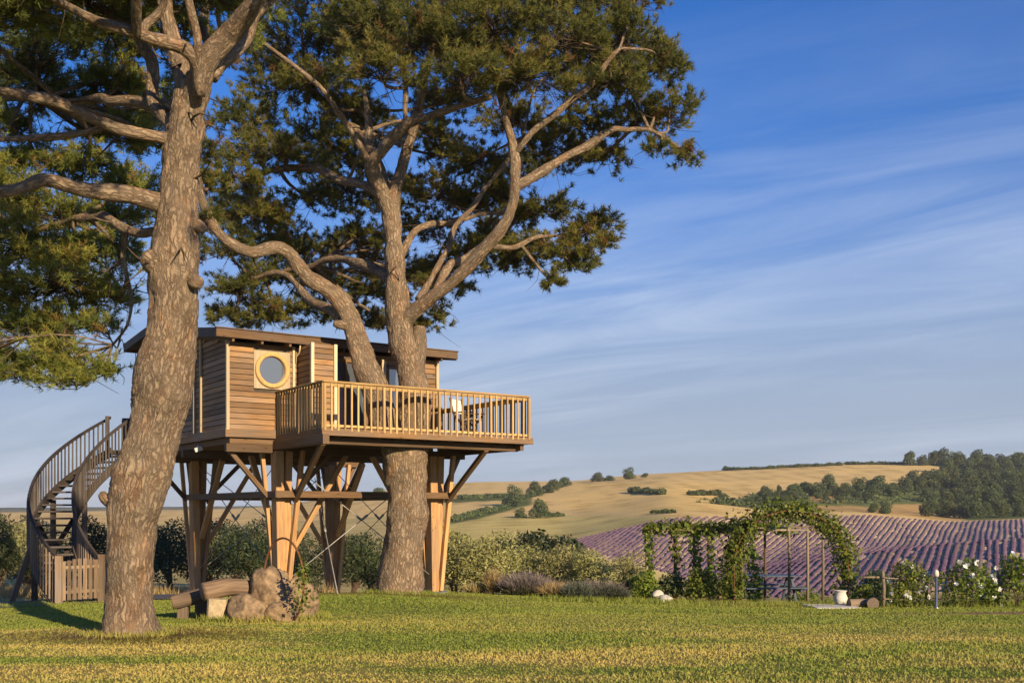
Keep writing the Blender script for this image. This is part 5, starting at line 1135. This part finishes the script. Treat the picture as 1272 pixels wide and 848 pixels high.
# picnic table and benches
tq = GP(952, 28.6); PT = root('picnic_table', tuple(tq), .12, 'dark blue slatted picnic table under the pergola', 'table')
def pl(x, y, z):
    return (np.linalg.inv(INV[PT.name]) @ np.array([x, y, z, 1]))[:3]
for k in range(5): part(PT, 'slat', beam(pl(-.85, -.32 + k * .16, .74), pl(.85, -.32 + k * .16, .74), .145, .035), 'table_paint')
for x in (-.65, .65):
    for y in (-1, 1): part(PT, 'leg', beam(pl(x, y * .5, 0), pl(x, y * .15, .72), .07, .05), 'table_paint')
    part(PT, 'cross_bar', beam(pl(x + .05, -.75, .40), pl(x + .05, .75, .40), .05, .09), 'table_paint')
for y in (-.68, .68):
    for k in (-1, 1): part(PT, 'seat_slat', beam(pl(-.85, y + k * .08, .45), pl(.85, y + k * .08, .45), .145, .035), 'table_paint')
# fence
FN = root('garden_fence', tuple(GP(1160, 25)), 0, 'low rustic fence of round posts and thin rails among white roses', 'fence')
fp = [(1097, 23.9), (1150, 24.6), (1184, 24.5), (1240, 24.4), (1288, 24.2)]
for px, Y in fp:
    q = GP(px, Y); part(FN, 'post', tube([(q[0], q[1], q[2] - .1, .045), (q[0] + .02, q[1], q[2] + .45, .040), (q[0] - .01, q[1], q[2] + .84, .036)], 8), 'wood_pale', True)
for a_, b_ in zip(fp[:-1], fp[1:]):
    for hz in (.22, .70): part(FN, 'rail', tube([(*(GP(*a_) + (0, -.06, hz)), .014), (*((GP(*a_) + GP(*b_)) / 2 + (0, -.06, hz - .04)), .013), (*(GP(*b_) + (0, -.06, hz + .03)), .014)], 7), 'wood_pale', True)
part(FN, 'rail', tube([(*(GP(1072, 24.4) + (0, 0, .70)), .026), (*(GP(1097, 24.6) + (0, -.06, .70)), .028)], 7), 'wood_pale', True)
part(FN, 'brace', tube([(*(GP(1103, 24.3) + (0, 0, .05)), .03), (*(GP(1135, 24.6) + (0, 0, .24)), .028)], 7), 'wood_pale', True)
# bollard lamp, pot, slab, logs, stones
bq = GP(1163, 23.5); BL = root('bollard_lamp', tuple(bq), 0, 'slim metal bollard lamp with white cap by the rose fence', 'lamp')
part(BL, 'post', lathe([(.0, 0), (.06, 0), (.06, .03), (.032, .05), (.032, .72), (0, .72)], 14, bq), 'metal_grey', True)
part(BL, 'cap', lathe([(.0, .72), (.048, .72), (.058, .77), (.055, .83), (.03, .87), (0, .875)], 14, bq), 'white_ceramic', True)
pq = GP(1044, 24.6); solo('plant_pot', lathe([(0, 0), (.10, 0), (.145, .10), (.165, .22), (.12, .33), (.135, .37), (.155, .385), (.14, .395), (.11, .35), (0, .33)], 20, pq), 'white_ceramic', 'white ceramic urn at the foot of the vine arch', 'pot', smooth=True)
sq = GP(1034, 24.0); V, Fc, g = beam(sq + (-.55, 0, .03), sq + (.45, .1, .03), .9, .06, ch=.02); V[:, 1] += .15 * np.sin(V[:, 0] * 7); solo('stone_slab', (V, Fc, g), 'pale_stone', 'flat pale stone slab in front of the white urn', 'slab')
for px, Y, ln, r, a, lab in ((1068, 24.0, .55, .11, .2, 'longer cut log lying by the vine arch'), (1084, 23.8, .26, .13, 1.3, 'short cut log block beside the longer log')):
    q = GP(px, Y, r * .9); d = np.array([math.cos(a), math.sin(a), 0]) * ln / 2; V, Fc, g = tube([(*(q - d), r), (*q, r * 1.04), (*(q + d), r * .97)], 14, None, True, 8); solo('cut_log', (V, Fc, g), 'wood_gate', lab, 'log', smooth=False)
def boulder(name, c, r, seed, mat, label, cat='rock', sharp=.5, n=3):
    import bmesh
    bm = bmesh.new(); bmesh.ops.create_icosphere(bm, subdivisions=n + 1, radius=1.0); V = np.array([v.co[:] for v in bm.verts]); Fc = [tuple(x.index for x in f.verts) for f in bm.faces]; bm.free()
    d1, d2 = worley(V * 1.5 + seed * 7.1, seed)
    pr_ = np.random.default_rng(seed * 13); pn = nrm(pr_.normal(size=(17, 3))); pdist = pr_.uniform(.70, 1.0, 17)
    dt = V @ pn.T; cut = np.where(dt > .05, pdist / np.maximum(dt, .05), 9).min(1); cut = np.minimum(cut, 1.12)
    f = cut + .16 * (fbm(V * 1.1 + seed, seed, 3) - .5) + sharp * .12 * (d1 - .5) + .13 * (fbm(V * 3.2 + seed, seed + 3, 4) - .5) + .10 * (fbm(V * 8 + seed, seed + 8, 3) - .5)
    V = V * f[:, None] * np.array(r); return solo(name, (V + np.array(c), Fc, None), mat, label, cat, smooth=True)
for k, (px, Y, r, lab) in enumerate(((818, 26.0, .13, 'white stone under the pergola vines'), (827, 25.4, .13, 'flat white stone below the upper one'), (821, 24.9, .08, 'smallest white stone at the border edge'))):
    boulder('white_stone', GP(px, Y, r * (1.6, 1.0, .8)[k]), (r * 1.4, r, r * .7), 60 + k, 'pale_stone', lab, 'stone', .3, 2)

# boulders, hoop, logs beside the near pine
bz = lambda px, Y, dz=0: GP(px, Y, dz)
boulder('boulder', bz(338, 17.2, .36), (.40, .40, .54), 4, 'rock', 'tall upright tan boulder inside the iron hoop', n=4)
boulder('boulder', bz(368, 17.3, .26), (.34, .36, .42), 5, 'rock', 'rounded boulder leaning on the right of the tall one', n=4)
boulder('boulder', bz(310, 16.7, .16), (.32, .34, .30), 8, 'rock', 'low rough boulder between log bench and tall boulder', n=4)
boulder('boulder', bz(352, 16.7, .10), (.26, .2, .20), 11, 'rock', 'small boulder at the foot of the tall one', n=4)
hc = bz(352, 16.75, .62); HP = root('iron_hoop', tuple(bz(352, 16.75)), 0, 'rusty iron hoop standing around the boulders', 'hoop')
yaw = math.acos(.62); ring = [(hc[0] + .66 * math.cos(q) * math.cos(yaw), hc[1] - .66 * math.cos(q) * math.sin(yaw) * .8, hc[2] + .70 * math.sin(q), .017) for q in np.linspace(-.32 * math.pi, 1.32 * math.pi, 60)]
part(HP, 'ring', tube(ring, 8), 'rust', True)
rng5 = np.random.default_rng(8)
for i_, n_, r_ in ((8, 160, .15), (14, 110, .10), (50, 120, .12), (56, 80, .1)):
    q = np.array(ring[i_][:3]); c = q + rng5.normal(0, r_ * .55, (n_, 3)) * (1, 1, 1.7); V, Fc, v = leaves(c, rng5.normal(size=(n_, 3)), .06, rng5, rng5.random(n_), .7); part(HP, 'climber', (V, Fc, None), 'vine_leaf', v=v, kind='stuff')
LB = root('log_bench', tuple(bz(278, 17.0)), 0, 'weathered half log bench resting on a pale stone block', 'bench')
a_, b_ = P(252, 735, 16.8), P(314, 730, 17.3)
def logd(gc): return .05 * (fbm(gc * 4, 4, 3) - .5)
part(LB, 'seat', tube([(*a_, .155), (*((a_ + b_) / 2 + (0, 0, .05)), .15), (*b_, .13)], 20, lambda g: .10 * (fbm(g * np.array([4, 4, 1.5]), 4, 3) - .5), True, 24), 'wood_log', True)
q = bz(270, 16.75); V, Fc, g = beam(q + (0, 0, -.05), q + (.02, 0, .36), .30, .26, ch=.035); part(LB, 'leg', (V, Fc, g), 'limestone')
q = bz(304, 17.5); part(LB, 'leg', beam(q + (0, 0, -.05), q + (0, 0, .40), .26, .24, ch=.03), 'limestone')
a_, b_ = P(213, 748, 17.3), P(262, 737, 17.5)
LG = root('dark_log', tuple(bz(238, 17.4)), 0, 'dark round log bench left of the pale stone block', 'bench')
part(LG, 'seat', tube([(*a_, .115), (*((a_ + b_) / 2), .12), (*b_, .125)], 18, lambda g: .07 * (fbm(g * np.array([4, 4, 1.5]), 6, 3) - .5), True, 20), 'wood_log', True)
for px in (228, 250): q = bz(px, 17.45); top = np.interp(px, [213, 262], [a_[2], b_[2]]); part(LG, 'leg', beam(q + (0, 0, -.05), (q[0], q[1], top - .06), .17, .17), 'wood_log')

# ------------------------------------------------------------------ evening air
t = NT('haze'); pv_ = t.node('ShaderNodeVolumePrincipled'); pv_.inputs['Color'].default_value = (.80, .86, .95, 1); pv_.inputs['Density'].default_value = .00017; pv_.inputs['Anisotropy'].default_value = .0
t.l.new(pv_.outputs[0], t.out.inputs['Volume'])
hz_ = np.array([(x, y, z) for z in (-18, 52) for x, y in ((-5600, -400), (5600, -400), (5600, 3700), (-5600, 3700))], float)
solo('haze', (hz_, [(3, 2, 1, 0), (4, 5, 6, 7), (0, 1, 5, 4), (1, 2, 6, 5), (2, 3, 7, 6), (3, 0, 4, 7)], None), 'haze', 'thin evening haze over the valley', 'haze', kind='stuff')
